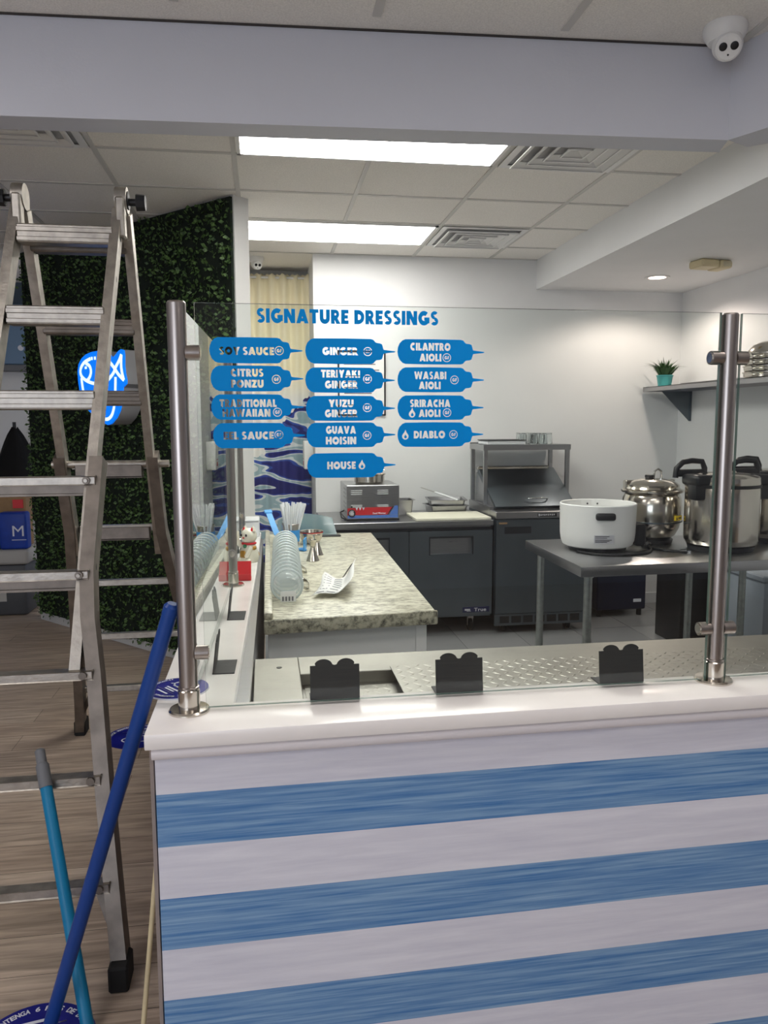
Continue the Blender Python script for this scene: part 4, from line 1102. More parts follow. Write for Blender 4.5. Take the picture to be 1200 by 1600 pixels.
# ------------------------------------------------------------------ back kitchen line
root = thing('worktop_fridge', (1.0, 5.75, 0), 'two door stainless worktop fridge under the food warmer', 'fridge')
x0, x1, yf, yk = .40, 1.622, 5.40, 6.10
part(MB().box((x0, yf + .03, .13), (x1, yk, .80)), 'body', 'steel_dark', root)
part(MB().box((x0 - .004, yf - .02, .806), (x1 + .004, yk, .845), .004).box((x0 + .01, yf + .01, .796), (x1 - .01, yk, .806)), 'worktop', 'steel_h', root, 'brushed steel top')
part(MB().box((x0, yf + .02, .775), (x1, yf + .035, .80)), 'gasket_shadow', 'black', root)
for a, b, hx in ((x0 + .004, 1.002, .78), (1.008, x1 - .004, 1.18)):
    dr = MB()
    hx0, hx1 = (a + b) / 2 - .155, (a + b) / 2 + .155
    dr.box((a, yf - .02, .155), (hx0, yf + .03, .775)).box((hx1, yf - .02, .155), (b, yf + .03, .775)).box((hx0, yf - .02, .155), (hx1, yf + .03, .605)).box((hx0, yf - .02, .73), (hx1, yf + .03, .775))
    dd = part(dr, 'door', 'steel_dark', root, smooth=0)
    part(MB().box((hx0, yf + .018, .605), (hx1, yf + .028, .73)), 'handle_recess', 'steel_h', dd, 'lighter recessed handle')
    part(MB().box((hx0 - .006, yf - .022, .722), (hx1 + .006, yf - .012, .735)).box((hx0 - .008, yf - .022, .6), (hx0, yf - .014, .735)).box((hx1, yf - .022, .6), (hx1 + .008, yf - .014, .735)), 'handle_trim', 'black', dd)
bd = part(MB().box((1.40, yf - .024, .172), (1.60, yf - .018, .212), .002), 'badge', 'badge', root, 'navy badge with silver lettering')
t = MB(); put_text(t, 'True', (.05, 0), .09, .026, frame((1.48, yf - .0245, .192), (1, 0, 0), (0, 0, 1)), .02)
t.box((1.415, yf - .0252, .186), (1.455, yf - .0242, .199)).box((1.43, yf - .0252, .18), (1.46, yf - .0242, .184))
part(t, 'lettering', 'silver_print', bd, smooth=0)
for x in (x0 + .09, x1 - .13):
    for y in (yf + .12, yk - .1):
        c = part(MB().box((x - .02, y - .03, .1), (x + .02, y + .03, .13)).box((x - .022, y - .012, .04), (x - .017, y + .012, .11)).box((x + .017, y - .012, .04), (x + .022, y + .012, .11)), 'caster', 'steel', root)
        part(MB().tube([V(x - .014, y, .045), V(x + .014, y, .045)], .045, 18), 'wheel', 'rubber', c)

# food warmer
wx0, wx1, wy0, wy1, wz0, wz1 = .575, .955, 5.50, 5.98, .857, 1.10
root = thing('food_warmer', (.765, 5.74, .845), 'boxy stainless food warmer with a red and blue label on the back worktop', 'food warmer')
mb = MB().box((wx0, wy0, wz0), (wx1, wy1, wz1), .003)
mb.m = 1
for gx in (.645, .835):
    for z in (1.035, 1.048, 1.061, .945, .955): mb.box((gx - .04, wy0 - .0015, z), (gx + .04, wy0 + .001, z + .005))
mb.m = 2
for k in range(3):
    for z in (.9, .93, .96, 1.0, 1.03, 1.06): mb.box((wx0 - .001, wy0 + .06 + k * .07, z), (wx0 + .001, wy0 + .066 + k * .07, z + .014))
part(mb, 'housing', ['steel_h', 'white_lam', 'black'], root)
X = frame((wx0, wy0 - .0012, wz0), (1, 0, 0), (0, 0, 1))
def flat(mb, pts, z): mb.add([X @ Vector((p[0], p[1], z)) for p in pts], [list(range(len(pts)))])
m = MB(); flat(m, [(.005, .03), (.30, .03), (.335, .085), (.12, .085), (.005, .08)], .0002)
lb = part(m, 'red_label', 'red_dark', root, 'red label panel', smooth=0)
m = MB(); flat(m, [(.005, .008), (.37, .008), (.37, .028), (.005, .028)], .0002); flat(m, [(.31, .03), (.37, .03), (.37, .095), (.345, .095), (.33, .06), (.32, .06)], .0003)
part(m, 'blue_label', 'blue_label', root, 'blue label panel', smooth=0)
m = MB(); flat(m, [(.29, .03), (.297, .03), (.34, .09), (.332, .09)], .0006)
part(m, 'black_slash', 'black', root, smooth=0)
m = MB(); put_text(m, 'Food Warmer', (.235, .042), .095, .014, X, .03, .001)
for k in range(3): flat(m, [(.062 + k * .024, .085), (.08 + k * .024, .085), (.071 + k * .024, .064)], .001)
part(m, 'lettering', 'print_white', lb, smooth=0)
kn = part(MB().tube([V(wx0 + .035, wy0 - .001, wz0 + .045), V(wx0 + .035, wy0 - .012, wz0 + .045)], .026, 24), 'dial', 'black', root)
part(MB().tube([V(wx0 + .035, wy0 - .011, wz0 + .045), V(wx0 + .035, wy0 - .026, wz0 + .045)], .013, 18).tube([V(wx0 + .035 + .018 * math.cos(a), wy0 - .0125, wz0 + .045 + .018 * math.sin(a)) for a in [.8 + 4.7 * i / 20 for i in range(21)]], .002, 6), 'dial_pointer', 'silver_print', kn)
part(MB().box((wx0, wy0 + .0, wz0 - .012), (wx1, wy1, wz0), .002), 'base', 'black', root)
part(MB().tube([V(wx0 + .035, wy0 - .001, wz0 + .09), V(wx0 + .035, wy0 - .006, wz0 + .09)], .006, 12), 'indicator_lamp', 'black', root)
part(MB().tube([V(wx0, wy0 + .2, .90), V(wx0 - .03, wy0 + .18, .89), V(wx0 - .03, wy0 + .1, .86), V(wx0 - .005, wy0 + .05, .8505)], .005, 8), 'power_cord', 'black', root)
r = thing('food_pan', (.77, 5.72, 1.1), 'round steel inset pan with a lid on top of the food warmer', 'pan')
part(MB().lathe((.765, 5.70, 1.101), [(0, 0), (.10, 0), (.112, .012), (.112, .06), (.122, .064), (.122, .068), (.10, .068), (0, .066)], 36), 'pan_body', 'steel_bright', r)
part(MB().lathe((.765, 5.70, 1.169), [(.118, 0), (.12, .004), (.1, .016), (.03, .024), (0, .025)], 36), 'lid', 'steel_bright', r)
part(MB().tube([V(.84, 5.68, 1.186), V(.845, 5.66, 1.2), V(.87, 5.65, 1.196)], .006, 8), 'handle', 'steel_bright', r)

def hotel_pan(c, w, d, h, name, label, rot=0, tilt=0, m='steel_h', group=None):
    x, y, z = c
    r = thing(name, c, label, 'pan', group)
    def rr(a, b, zz, rad=.02):
        out = []
        for cx, cy, s in ((a / 2 - rad, b / 2 - rad, 0), (-a / 2 + rad, b / 2 - rad, 1), (-a / 2 + rad, -b / 2 + rad, 2), (a / 2 - rad, -b / 2 + rad, 3)):
            for i in range(5): t = (s + i / 4) * PI / 2; out.append(V(x + cx + rad * math.cos(t), y + cy + rad * math.sin(t), z + zz))
        return out
    rings = [rr(w - .03, d - .03, 0), rr(w - .012, d - .012, h - .004), rr(w + .02, d + .02, h - .002), rr(w + .02, d + .02, h + .001), rr(w - .016, d - .016, h), rr(w - .034, d - .034, .004)]
    vs = sum(rings, []); n = 20; fs = [list(range(n))]
    for i in range(5):
        for j in range(n): fs.append((i * n + j, i * n + (j + 1) % n, (i + 1) * n + (j + 1) % n, (i + 1) * n + j))
    fs.append([5 * n + j for j in range(n)])
    part(MB().add(vs, fs), 'pan_body', m, r)
    r.rotation_euler = (tilt, 0, rot); return r
hotel_pan((1.045, 5.86, .846), .15, .17, .115, 'steam_pan', 'small deep steel pan between the food warmer and the white cutting board')
p_ = hotel_pan((1.40, 5.93, .846), .30, .24, .06, 'steam_pan', 'shallow steel tray at the bottom of the stack on the back worktop', .05, 0)
hotel_pan((1.40, 5.93, .908), .29, .23, .045, 'steam_pan', 'shallow steel tray lying on top of the other tray', -.1, .03)
r = thing('knife_steel', (1.36, 5.86, .97), 'white handled tool lying across the steel trays', 'kitchen tool')
Xk = Matrix.Translation((1.37, 5.86, .985)) @ Matrix.Rotation(-.55, 4, 'Z') @ Matrix.Rotation(.28, 4, 'Y')
part(MB().box((-.08, -.016, -.006), (.12, .016, .006), .004, Xk), 'handle', 'white_lam', r)
part(MB().box((-.2, -.012, -.001), (-.08, .012, .001), 0, Xk), 'blade', 'steel_bright', r)
r = MB().box((1.06, 5.405, .846), (1.615, 5.80, .864), .003)
tag(r.build('cutting_board', 'board', None, loc=(1.34, 5.6, .846)), 'long cream cutting board on the front of the back worktop', 'cutting board')

# sandwich prep table
px0, px1, py0, py1 = 1.635, 2.325, 5.36, 6.10
root = thing('prep_table', (1.98, 5.75, 0), 'stainless prep fridge with a sloped lid and an overshelf', 'prep table')
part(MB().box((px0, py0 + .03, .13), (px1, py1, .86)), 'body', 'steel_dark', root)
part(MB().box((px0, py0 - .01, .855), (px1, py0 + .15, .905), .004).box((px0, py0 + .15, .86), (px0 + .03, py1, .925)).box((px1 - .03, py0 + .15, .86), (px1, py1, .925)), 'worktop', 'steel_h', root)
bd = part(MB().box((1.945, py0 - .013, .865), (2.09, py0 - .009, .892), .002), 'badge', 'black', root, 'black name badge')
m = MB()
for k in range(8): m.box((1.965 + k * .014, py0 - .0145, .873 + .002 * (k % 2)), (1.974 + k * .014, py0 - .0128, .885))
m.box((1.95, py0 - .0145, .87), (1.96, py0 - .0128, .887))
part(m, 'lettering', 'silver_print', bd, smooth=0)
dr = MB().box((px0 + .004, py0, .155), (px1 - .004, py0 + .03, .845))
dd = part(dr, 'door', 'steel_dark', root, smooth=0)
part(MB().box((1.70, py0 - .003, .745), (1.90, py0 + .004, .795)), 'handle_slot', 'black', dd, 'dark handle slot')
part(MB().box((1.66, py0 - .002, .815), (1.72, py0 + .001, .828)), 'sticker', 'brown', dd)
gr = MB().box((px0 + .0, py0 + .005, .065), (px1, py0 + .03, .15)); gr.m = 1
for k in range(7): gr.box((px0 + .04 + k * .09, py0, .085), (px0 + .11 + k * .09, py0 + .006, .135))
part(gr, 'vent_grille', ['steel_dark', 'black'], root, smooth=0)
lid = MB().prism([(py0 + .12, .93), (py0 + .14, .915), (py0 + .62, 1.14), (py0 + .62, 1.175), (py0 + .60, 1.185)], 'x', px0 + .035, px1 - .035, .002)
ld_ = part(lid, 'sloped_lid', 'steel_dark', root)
part(MB().box((px0 + .03, py0 + .585, 1.172), (px1 - .08, py0 + .66, 1.20), .006), 'hinge_bar', 'steel_bright', ld_)
part(MB().tube([V(1.93, py0 + .19, .966), V(1.935, py0 + .165, .982), V(1.96, py0 + .155, .984), V(2.05, py0 + .155, .984), V(2.08, py0 + .165, .982), V(2.085, py0 + .19, .966)], .006, 10), 'lid_handle', 'chrome', ld_)
part(MB().prism([(py0 + .12, .90), (py0 + .66, .90), (py0 + .66, 1.15), (py0 + .62, 1.15)], 'x', px0 + .036, px0 + .044).prism([(py0 + .12, .90), (py0 + .66, .90), (py0 + .66, 1.15), (py0 + .62, 1.15)], 'x', px1 - .044, px1 - .036), 'lid_side', 'steel_h', root)
oy0, oy1 = 5.70, 6.09
for x in (px0 + .005, px1 - .035):
    for y in (oy0, oy1 - .03): part(MB().box((x, y, .90), (x + .03, y + .03, 1.345), .002), 'shelf_post', 'steel_h', root)
part(MB().box((px0, oy0 - .005, 1.372), (px1, oy1, 1.376)).box((px0, oy0 - .006, 1.335), (px1, oy0, 1.376)).box((px0, oy1, 1.335), (px1, oy1 + .005, 1.385)).box((px0 - .001, oy0, 1.335), (px0 + .004, oy1, 1.376)).box((px1 - .004, oy0, 1.335), (px1 + .001, oy1, 1.376)), 'overshelf', 'steel_h', root)
for x in (px0 + .09, px1 - .1):
    for y in (py0 + .1, py1 - .1):
        c = part(MB().box((x - .02, y - .03, .1), (x + .02, y + .03, .135)).box((x - .022, y - .012, .04), (x - .017, y + .012, .11)).box((x + .017, y - .012, .04), (x + .022, y + .012, .11)), 'caster', 'steel', root)
        part(MB().tube([V(x - .014, y, .045), V(x + .014, y, .045)], .045, 18), 'wheel', 'rubber', c)
r = thing('kitchen_scale', (1.81, 5.82, 1.376), 'flat white kitchen scale with a dark top on the overshelf', 'scale')
part(MB().box((1.665, 5.715, 1.376), (1.97, 5.96, 1.405), .006), 'body', 'white_lam', r)
part(MB().box((1.66, 5.71, 1.406), (1.975, 5.965, 1.412), .002), 'platform', 'black_matte', r, 'dark weighing plate')
g0 = thing('drinking_glass', (0, 0, 1.377), 'x', 'glass', 'upturned glasses on the overshelf')
part(MB().lathe((0, 0, 1.377), [(.034, 0), (.037, .004), (.031, .078), (.03, .085), (0, .085), (0, .075), (.028, .072), (.033, .002)], 24), 'glass_body', 'clear_glass', g0)
part(MB().lathe((0, 0, 1.377), [(.0335, .078), (.035, .081), (.0335, .084)], 24), 'rim_band', 'clear_glass', g0)
gl = [(2.00, 5.88), (2.06, 5.80), (2.085, 5.90), (2.145, 5.82), (2.165, 5.93), (2.02, 5.99), (2.11, 6.0), (2.20, 5.86)]
for i, (x, y) in enumerate(gl):
    if i == 0: g0.location = (x, y, 1.377); g0['label'] = 'clear upturned drinking glass clustered on the overshelf'
    else: dup(g0, (x, y, 1.377), 'clear upturned drinking glass clustered on the overshelf')

# framed notice, curtain, dispenser
r = thing('framed_notice', (.765, 6.13, 1.855), 'white notice in a thin black frame on the back wall behind the lettering', 'framed notice')
fx0, fx1, fz0, fz1 = .578, .955, 1.60, 2.105
part(MB().box((fx0, 6.118, fz0), (fx0 + .012, 6.13, fz1)).box((fx1 - .012, 6.118, fz0), (fx1, 6.13, fz1)).box((fx0, 6.118, fz0), (fx1, 6.13, fz0 + .012)).box((fx0, 6.118, fz1 - .012), (fx1, 6.13, fz1)), 'frame', 'black', r)
sh = part(MB().box((fx0 + .01, 6.124, fz0 + .01), (fx1 - .01, 6.129, fz1 - .01)), 'sheet', 'paper', r, 'white sheet')
m = MB()
for k in range(9): m.box((fx0 + .05, 6.1232, fz0 + .08 + .045 * k), (fx1 - .05 - .03 * (k % 3), 6.1238, fz0 + .088 + .045 * k))
part(m, 'print', 'ink', sh)
def curtain():
    r = thing('doorway_curtain', (.14, 6.70, 0), 'cream curtain printed with navy and blue waves hanging in the back doorway', 'curtain')
    nx, nz = 90, 40; vs = []; fs = []
    for i in range(nx + 1):
        for j in range(nz + 1):
            x = -.42 + .83 * i / nx; z = .35 + 2.42 * j / nz; t = j / nz
            a = .012 + .012 * t
            y = 6.70 + a * math.sin(x * 62 + .8 * math.sin(z * 2)) + .008 * math.sin(x * 23 + 1.3) + (.006 * math.sin(x * 150) if t > .96 else 0)
            vs.append((x, y, z + (.008 * math.sin(x * 150) if j == nz else 0)))
    for i in range(nx):
        for j in range(nz): fs.append((i * (nz + 1) + j, (i + 1) * (nz + 1) + j, (i + 1) * (nz + 1) + j + 1, i * (nz + 1) + j + 1))
    o = part(MB().add(vs, fs), 'cloth', 'curtain', r, smooth=180)
    s_ = o.modifiers.new('thick', 'SOLIDIFY'); s_.thickness = .002
    part(MB().tube([V(-.45, 6.705, 2.745), V(.395, 6.705, 2.745)], .01, 12), 'rod', 'white_enamel', r)
curtain()
r = thing('towel_dispenser', (.39, 6.42, 1.17), 'white wall dispenser on the doorway side beside the printed curtain', 'dispenser')
part(MB().box((.316, 6.33, 1.17), (.396, 6.50, 1.40), .012, None, 3), 'cover', 'white_enamel', r)
part(MB().box((.3148, 6.37, 1.20), (.3162, 6.44, 1.235)).box((.3148, 6.36, 1.25), (.3162, 6.45, 1.256)), 'label', 'red_dark', r, 'small red label')

# ------------------------------------------------------------------ steel table and the cookers on it
TZ = .87
root = thing('steel_table', (2.2, 3.85, 0), 'stainless steel work table carrying the rice cookers', 'table')
tx0, tx1, ty0, ty1 = 1.462, 2.95, 3.425, 4.27
part(MB().prism([(tx0, ty0), (tx1, ty0 + .03), (tx1, ty1 + .03), (tx0 + .018, ty1)], 'z', TZ - .052, TZ, .004), 'tabletop', 'steel_h', root)
for x, y in ((tx0 + .075, ty0 + .085), (tx0 + .085, ty1 - .08), (2.80, ty0 + .1), (2.82, ty1 - .06), (2.475, ty1 - .06)):
    l = part(MB().tube([V(x, y, .02), V(x, y, TZ - .05)], .0205, 18), 'leg', 'galv', root)
    part(MB().tube([V(x, y, 0), V(x, y, .03)], [.016, .022], 14), 'foot', 'grey_cap', l)
    part(MB().tube([V(x, y, .80), V(x, y, .82)], .026, 18), 'socket', 'galv', l)
part(MB().box((2.44, 3.55, .22), (2.86, 4.22, .245), .004), 'undershelf', 'galv', root)

# white pot
c = (1.765, 3.93); R = .2
root = thing('white_cooker_base', (c[0], c[1], TZ), 'white round cooker base without a lid at the near end of the steel table', 'rice cooker')
part(MB().lathe((c[0], c[1], TZ), [(0, .018), (.165, .018), (.182, .026), (.192, .05), (.197, .09), (.2, .235), (.201, .243), (.197, .248), (.192, .245), (.19, .06), (0, .05)], 64), 'shell', 'white_enamel', root)
part(MB().lathe((c[0], c[1], TZ), [(0, 0), (.15, 0), (.155, .019), (0, .019)], 40), 'base_ring', 'black', root)
dv = V(-.22, -.975, 0).normalized(); ex = V(.975, -.22, 0)
X = frame((c[0] + dv.x * .199, c[1] + dv.y * .199, TZ), ex, (0, 0, 1))
h = MB()
bx = MB().box((-.05, .175, -.012), (.05, .212, .024), .012, None, 3); h.add([X @ Vector(p) for p in bx.v], bx.f)
part(h, 'handle', 'black', root, 'black side handle')
pl = MB(); bx = MB().box((-.055, .055, -.006), (.045, .098, .0045)); pl.add([X @ Vector(p) for p in bx.v], bx.f)
pl_ = part(pl, 'rating_plate', 'silver_print', root, 'silver rating plate')
m = MB()
for k, z in enumerate((.06, .066, .072, .082, .09)):
    bx = MB().box((-.05, z, .0044), (.01 + .012 * (k % 3), z + .003, .005)); m.add([X @ Vector(p) for p in bx.v], bx.f)
part(m, 'print', 'black', pl_)
m = MB()
for s in (-.02, .035):
    p = V(c[0] - dv.x * .1885 + ex.x * s, c[1] - dv.y * .1885 + ex.y * s, TZ + .222); m.ball(p, .005, n=8)
part(m, 'rivet', 'black', root)
part(MB().box((c[0] + .175, c[1] - .1, TZ + .02), (c[0] + .235, c[1] - .04, TZ + .135), .012), 'power_socket', 'black', root)

# soup kettle
c = (2.158, 4.09)
root = thing('soup_kettle', (c[0], c[1], TZ), 'barrel shaped stainless soup kettle with a lid behind the white cooker', 'soup kettle')
part(MB().lathe((c[0], c[1], TZ), [(0, 0), (.115, 0), (.12, .02), (.11, .028), (0, .028)], 40), 'base_ring', 'black', root)
part(MB().lathe((c[0], c[1], TZ), [(.1, .024), (.128, .045), (.148, .085), (.158, .12), (.158, .124), (.162, .126), (.164, .17), (.163, .21), (.158, .25), (.148, .275), (.14, .285), (.14, .25)], 56), 'belly', 'steel_bright', root)
part(MB().lathe((c[0], c[1], TZ), [(.1585, .118), (.166, .121), (.166, .127), (.159, .13)], 56), 'band', 'steel_dark', root)
part(MB().lathe((c[0], c[1], TZ), [(.14, .28), (.166, .284), (.17, .29), (.17, .298), (.15, .305), (.142, .32), (.138, .322), (.135, .3)], 56), 'collar', 'steel_bright', root)
ld_ = part(MB().lathe((c[0], c[1], TZ), [(.145, .318), (.146, .326), (.12, .345), (.07, .358), (0, .362)], 48), 'lid', 'steel_bright', root)
part(MB().lathe((c[0] - .02, c[1], TZ + .358), [(.02, 0), (.026, .012), (.024, .022), (0, .026)], 20), 'knob', 'black', ld_, 'black knob')
part(MB().tube([V(c[0] + .005, c[1], TZ + .36), V(c[0] + .01, c[1], TZ + .4), V(c[0] + .03, c[1], TZ + .413), V(c[0] + .05, c[1], TZ + .40), V(c[0] + .052, c[1], TZ + .355)], .0065, 10), 'lid_loop', 'chrome', ld_)
for s in (-1, 1): part(MB().box((c[0] + s * .12 - .03, c[1] + .02, TZ + .30), (c[0] + s * .12 + .03, c[1] + .06, TZ + .35), .006), 'hinge', 'steel_bright', root)
a = -1.02
p = V(c[0] + .1645 * math.cos(a), c[1] + .1645 * math.sin(a), TZ + .15)
X = frame(p, (-math.sin(a), math.cos(a), 0), (0, 0, 1)); m = MB(); bx = MB().box((-.032, -.013, -.004), (.032, .013, .0016)); m.add([X @ Vector(q) for q in bx.v], bx.f)
yl = part(m, 'warning_label', 'yellow', root, 'yellow warning label')
m = MB(); m.add([X @ Vector(q) for q in ((-.026, -.008, .002), (-.010, -.008, .002), (-.018, .008, .002))], [(0, 1, 2)])
bx = MB().box((-.004, -.004, .0015), (.026, .003, .002)); m.add([X @ Vector(q) for q in bx.v], bx.f)
part(m, 'label_print', 'black', yl)

def big_cooker(c, label, s=1.0):
    root = thing('rice_cooker', (c[0], c[1], TZ), label, 'rice cooker', 'large stainless rice cookers')
    z = TZ
    part(MB().lathe((c[0], c[1], z), [(0, 0), (.165, 0), (.17, .025), (.15, .03), (0, .03)], 48), 'base_ring', 'black', root)
    part(MB().lathe((c[0], c[1], z), [(0, .026), (.16, .026), (.178, .034), (.186, .05), (.188, .06), (.188, .33), (.186, .335), (0, .335)], 64), 'body', 'steel_bright', root)
    part(MB().lathe((c[0], c[1], z), [(.17, .33), (.19, .334), (.19, .350), (.17, .352)], 56), 'rim_band', 'black', root, 'black rim band')
    l = part(MB().lathe((c[0], c[1], z), [(.188, .350), (.19, .36), (.188, .385), (.178, .395), (.12, .408), (0, .415)], 56), 'lid', 'steel_bright', root)
    part(MB().lathe((c[0] + .02, c[1] - .04, z + .405), [(.026, 0), (.026, .01), (.02, .016), (0, .016)], 20), 'steam_vent', 'steel_bright', l)
    # big black carry handles on both sides
    for sgn in (-1, 1):
        hx = c[0] + sgn * .155
        hb = part(MB().box((hx - .06, c[1] - .10, z + .27), (hx + .06, c[1] - .02, z + .355), .012, None, 2).box((hx - .065, c[1] - .12, z + .345), (hx + .055, c[1] + .04, z + .402), .018, None, 3), 'clamp', 'black', root)
        pts = [V(hx - .09, c[1] + .05, z + .38), V(hx - .085, c[1] + .05, z + .43), V(hx - .05, c[1] + .05, z + .462), V(hx, c[1] + .05, z + .47), V(hx + .06, c[1] + .05, z + .465), V(hx + .075, c[1] + .05, z + .43), V(hx + .072, c[1] + .05, z + .38)]
        part(MB().tube(pts, .015, 12).box((hx - .09, c[1] + .035, z + .385), (hx + .075, c[1] + .065, z + .425), .01, None, 2), 'handle', 'black', root, 'black carry handle')
    part(MB().tube([V(c[0] - .075, c[1] - .175, z + .085), V(c[0] - .077, c[1] - .182, z + .085)], .009, 14), 'drain_screw', 'chrome', root)
big_cooker((2.405, 3.80), 'large stainless rice cooker with black clamps beside the front post')
big_cooker((2.86, 4.00), 'large stainless rice cooker cut off at the table end beyond the post')

# cords on the table
def cord(pts, label, plug=None):
    P = [Vector(p) for p in pts]; Q = []
    for i in range(len(P) - 1):
        a, b, c_, d_ = P[max(i - 1, 0)], P[i], P[i + 1], P[min(i + 2, len(P) - 1)]
        for j in range(8):
            t = j / 8; Q.append(.5 * ((2 * b) + (c_ - a) * t + (2 * a - 5 * b + 4 * c_ - d_) * t * t + (3 * b - a - 3 * c_ + d_) * t ** 3))
    Q.append(P[-1])
    r = thing('power_cord', tuple(P[0]), label, 'power cord')
    part(MB().tube(Q, .0065, 8), 'cable', 'black', r)
    d_ = (Q[-1] - Q[-2]).normalized()
    part(MB().tube([Q[-1] - d_ * .005, Q[-1] + d_ * .03], [.011, .017], 12), 'plug', 'black', r)
    m = MB()
    for s in (-1, 1): m.tube([Q[-1] + d_ * .03 + V(0, 0, s * .004), Q[-1] + d_ * .048 + V(0, 0, s * .004)], .0022, 6)
    part(m, 'prong', 'chrome', r)
zc = TZ + .0068
cord([(1.60, 3.80, zc), (1.67, 3.70, zc), (1.80, 3.66, zc), (1.93, 3.70, zc), (2.0, 3.78, zc + .004), (2.03, 3.86, zc + .01)], 'black power cord looped in front of the white cooker base')
cord([(2.02, 3.92, zc), (2.04, 3.84, zc), (2.07, 3.76, zc), (2.13, 3.71, zc)], 'black power cord lying between the soup kettle and the rice cooker')

# under the table
r = thing('small_fridge', (2.78, 5.85, 0), 'low dark navy cabinet against the back wall under the steel table', 'cabinet')
part(MB().box((2.575, 5.70, .06), (2.985, 6.10, .62), .008), 'body', 'navy', r)
part(MB().box((2.88, 5.697, .12), (2.945, 5.701, .145)), 'sticker', 'print_white', r, 'small white sticker')
for x in (2.61, 2.95):
    for y in (5.74, 6.06): part(MB().lathe((x, y, 0), [(.02, 0), (.02, .06), (0, .06)], 12), 'foot', 'black', r)
r = thing('black_cabinet', (3.0, 4.95, 0), 'black square bin standing behind the table legs', 'bin')
part(MB().prism([(2.80, 4.86), (3.16, 4.86), (3.16, 5.2), (2.80, 5.2)], 'z', 0, .66, .01), 'body', 'black', r)
part(MB().box((2.79, 4.85, .66), (3.17, 5.21, .70), .008), 'lid', 'black', r)
r = thing('storage_tub', (3.2, 4.5, 0), 'smoky grey plastic tub on the floor beyond the table end', 'tub')
part(MB().prism([(3.03, 4.3), (3.42, 4.3), (3.42, 4.75), (3.03, 4.75)], 'z', .0, .56, .02), 'body', 'tub', r)
part(MB().box((3.01, 4.28, .56), (3.43, 4.77, .60), .008), 'lid', 'tub', r)

# ------------------------------------------------------------------ wall shelf with plant and bowls
root = thing('wall_shelf', (3.44, 5.3, 1.82), 'stainless steel shelf on the right kitchen wall', 'shelf')
part(MB().box((3.10, 4.1, 1.822), (3.437, 6.09, 1.826)).box((3.10, 4.1, 1.79), (3.105, 6.09, 1.826)).box((3.432, 4.1, 1.79), (3.437, 6.09, 1.862)).box((3.10, 6.085, 1.79), (3.437, 6.09, 1.826)), 'shelf_plate', 'steel_h', root)
for y in (5.93, 4.4): part(MB().prism([(3.18, 1.789), (3.437, 1.789), (3.437, 1.56), (3.42, 1.555)], 'y', y, y + .004).box((3.427, y - .012, 1.55), (3.437, y + .016, 1.79)), 'bracket', 'steel_dark', root)
root = thing('potted_grass', (3.17, 5.9, 1.826), 'small grassy plant in a turquoise pot on the wall shelf', 'potted plant')
pc = (3.185, 5.90)
part(MB().lathe((pc[0], pc[1], 1.827), [(0, 0), (.05, 0), (.062, .078), (.066, .08), (.066, .088), (.056, .088), (.054, .07), (0, .068)], 28), 'pot', 'leafpot', root)
m = MB(); rg = random.Random(11)
for i in range(130):
    a = rg.uniform(0, 2 * PI); q = rg.random() ** .6; L_ = rg.uniform(.12, .2)
    b = V(pc[0] + math.cos(a) * q * .035, pc[1] + math.sin(a) * q * .035, 1.895)
    o = V(math.cos(a), math.sin(a), 0); s_ = V(-math.sin(a), math.cos(a), 0)
    k = .25 + .75 * q; w = .0055
    p1 = b + o * L_ * .42 * k + V(0, 0, L_ * .5); p2 = b + o * L_ * 1.0 * k + V(0, 0, L_ * (.9 - .45 * k * k))
    m.add([b - s_ * w, b + s_ * w, p1 + s_ * w, p1 - s_ * w, p2], [(0, 1, 2, 3), (3, 2, 4)])
part(m, 'grass', 'blade', root, 'green grassy blades', smooth=0)
bx_, by_ = 3.27, 4.72
bw0 = thing('steel_pan', (bx_, by_, 1.826), 'x', 'pan', 'round steel pans stacked on the wall shelf')
part(MB().lathe((bx_, by_, 1.827), [(0, 0), (.135, 0), (.145, .008), (.15, .034), (.156, .036), (.156, .039), (.146, .037), (.138, .008), (0, .004)], 48), 'pan_body', 'steel_bright', bw0)
part(MB().lathe((bx_, by_, 1.827), [(.1465, .018), (.1485, .02), (.1485, .023), (.1472, .025)], 48), 'bead', 'steel_bright', bw0)
names = ['lowest', 'second lowest', 'third', 'topmost']
for i in range(4):
    o = bw0 if i == 0 else dup(bw0, (bx_, by_, 1.826 + .039 * i))
    o['label'] = 'round steel pan on the wall shelf, %s of its stack' % names[i]
r = thing('mixing_bowl', (bx_, by_, 1.983), 'upturned steel bowl on top of the pan stack on the wall shelf', 'bowl')
part(MB().lathe((bx_, by_, 1.984), [(.13, 0), (.134, .002), (.128, .02), (.10, .055), (.05, .078), (0, .082)], 44), 'bowl_body', 'steel_bright', r)
part(MB().lathe((bx_, by_, 1.984), [(.128, 0), (.138, 0), (.138, .004), (.128, .004)], 44), 'rim', 'steel_bright', r)

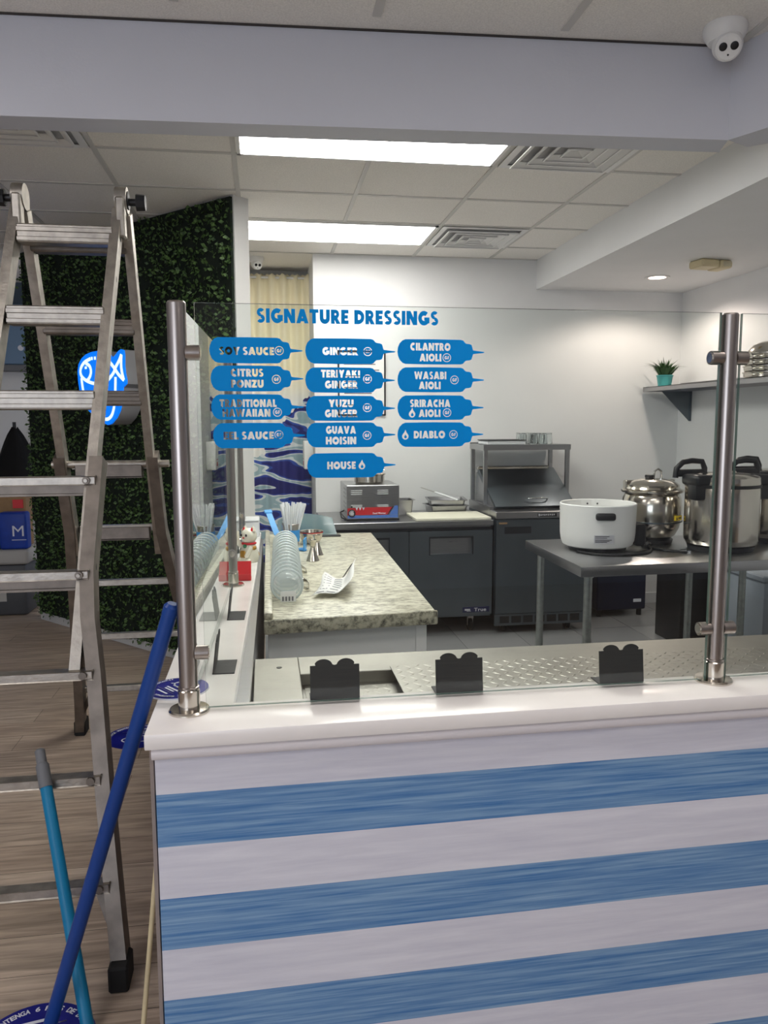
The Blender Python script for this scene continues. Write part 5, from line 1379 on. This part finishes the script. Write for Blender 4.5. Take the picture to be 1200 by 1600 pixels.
# ------------------------------------------------------------------ clutter beyond the hedge
r = thing('water_dispenser', (-2.05, 7.60, 1.9), 'pale blue panel unit on the far wall behind the ladder', 'wall unit')
part(MB().box((-2.42, 7.62, 2.08), (-2.0, 7.745, 2.62), .01), 'body', 'pale_blue', r)
part(MB().box((-2.42, 7.60, 2.02), (-2.0, 7.745, 2.08), .008), 'tray', 'grey_cap', r)
part(MB().tube([V(-2.17, 7.62, 2.23), V(-2.17, 7.612, 2.23)], .025, 16), 'button', 'print_white', r)
r = thing('wall_outlet', (-2.0, 7.74, 1.5), 'white outlet with a plugged cord on the far wall above the black jacket', 'outlet')
part(MB().box((-2.1, 7.728, 1.50), (-2.02, 7.75, 1.62), .003), 'plate', 'white_enamel', r)
part(MB().tube([V(-2.06, 7.73, 1.56), V(-2.0, 7.69, 1.54), V(-1.93, 7.70, 1.58), V(-1.85, 7.72, 1.72)], .009, 8), 'cord', 'black', r)
m = MB(); vs = []; fs = []
for i in range(13):
    t = i / 12
    for j in range(24):
        a = 2 * PI * j / 24; rad = (.03 + .36 * t ** .8) * (1 + .06 * math.sin(5 * a + 3 * t))
        vs.append((-2.17 + rad * math.cos(a) * .85, 7.3 + rad * .5 * math.sin(a), 1.50 - .78 * t + .02 * math.sin(3 * a)))
for i in range(12):
    for j in range(24): fs.append((i * 24 + j, i * 24 + (j + 1) % 24, (i + 1) * 24 + (j + 1) % 24, (i + 1) * 24 + j))
fs.append(list(range(24)))
r = thing('black_jacket', (-2.17, 7.3, .7), 'black jacket draped over a stand beyond the hedge', 'jacket')
part(m.add(vs, fs), 'cloth', 'cloth_black', r, smooth=60)
part(MB().tube([V(-2.17, 7.3, 0), V(-2.17, 7.3, 1.56)], .015, 10).tube([V(-2.17, 7.3, 0), V(-2.17, 7.3, .02)], .16, 20), 'stand', 'black', r)
bc = (-2.14, 6.72)
r = thing('trash_bin', (bc[0], bc[1], 0), 'dark grey bin with a light liner holding shopping bags', 'bin')
part(MB().prism([(bc[0] - .22, bc[1] - .17), (bc[0] + .22, bc[1] - .17), (bc[0] + .22, bc[1] + .17), (bc[0] - .22, bc[1] + .17)], 'z', 0, .42, .03), 'body', 'bin_grey', r)
part(MB().box((bc[0] - .25, bc[1] - .2, .42), (bc[0] + .25, bc[1] + .2, .54), .03, None, 3), 'liner', 'bin_light', r, 'light grey liner')
part(MB().box((bc[0] - .16, bc[1] - .173, .12), (bc[0] + .06, bc[1] - .169, .33)), 'label', 'bin_light', r, 'pale label')
def bag(x0, x1, y, z0, z1, m, name, label, cat, letter=None):
    r = thing(name, ((x0 + x1) / 2, y, z0), label, cat)
    bm_ = MB().box((x0, y - .06, z0), (x1, y + .06, z1), .02, None, 3)
    part(bm_, 'body', m, r)
    if letter:
        t = MB(); put_text(t, letter, (0, 0), .085, .085, frame(((x0 + x1) / 2 + .04, y - .0605, (z0 + z1) / 2), (1, 0, 0), (0, 0, 1)), .0)
        t.box(((x0 + x1) / 2 - .01, y - .0612, (z0 + z1) / 2 - .075), ((x0 + x1) / 2 + .1, y - .0602, (z0 + z1) / 2 - .07))
        part(t, 'lettering', 'print_white', r, 'white letter M', smooth=0)
    else:
        part(MB().tube([V(x0 + .02, y, z1 - .005), V(x0 + .025, y, z1 + .03), V((x0 + x1) / 2, y, z1 + .045), V(x1 - .025, y, z1 + .03), V(x1 - .02, y, z1 - .005)], .004, 6), 'handle', m, r)
    return r
bag(-2.115, -1.90, 6.62, .541, .84, 'bag_blue', 'shopping_bag', 'blue shopping bag with a white letter M on the grey bin', 'bag', 'M')
bag(-2.40, -2.27, 6.62, .541, .86, 'bag_blue', 'shopping_bag', 'plain blue bag at the left of the grey bin', 'bag')
r = thing('bottle_pack', (-2.15, 6.60, .541), 'light blue stack of packets between the bags on the grey bin', 'packets')
for k in range(5): part(MB().box((-2.20, 6.55, .542 + k * .055), (-2.125, 6.67, .592 + k * .055), .008, None, 2), 'packet', 'bottle_blue', r)
r = thing('caulk_tube', (-2.25, 6.56, .541), 'red tube with a white nozzle standing among the bags', 'tube')
part(MB().tube([V(-2.245, 6.56, .56), V(-2.225, 6.6, .82)], .028, 16), 'tube_body', 'red', r)
part(MB().tube([V(-2.268, 6.503, .50), V(-2.245, 6.503, .78)], .011, 10), 'white_stick', 'print_white', r)
part(MB().tube([V(-2.225, 6.6, .82), V(-2.2, 6.62, .98)], [.01, .004], 10), 'nozzle', 'print_white', r)
r = thing('cardboard_box', (-2.1, 6.85, .541), 'brown cardboard box behind the bags on the grey bin', 'box')
part(MB().box((-2.30, 6.71, .541), (-1.94, 6.88, .97), .004), 'carton', 'brown', r)
part(MB().box((-2.04, 6.70, .86), (-1.96, 6.712, .93)), 'red_label', 'red', r, 'red label')
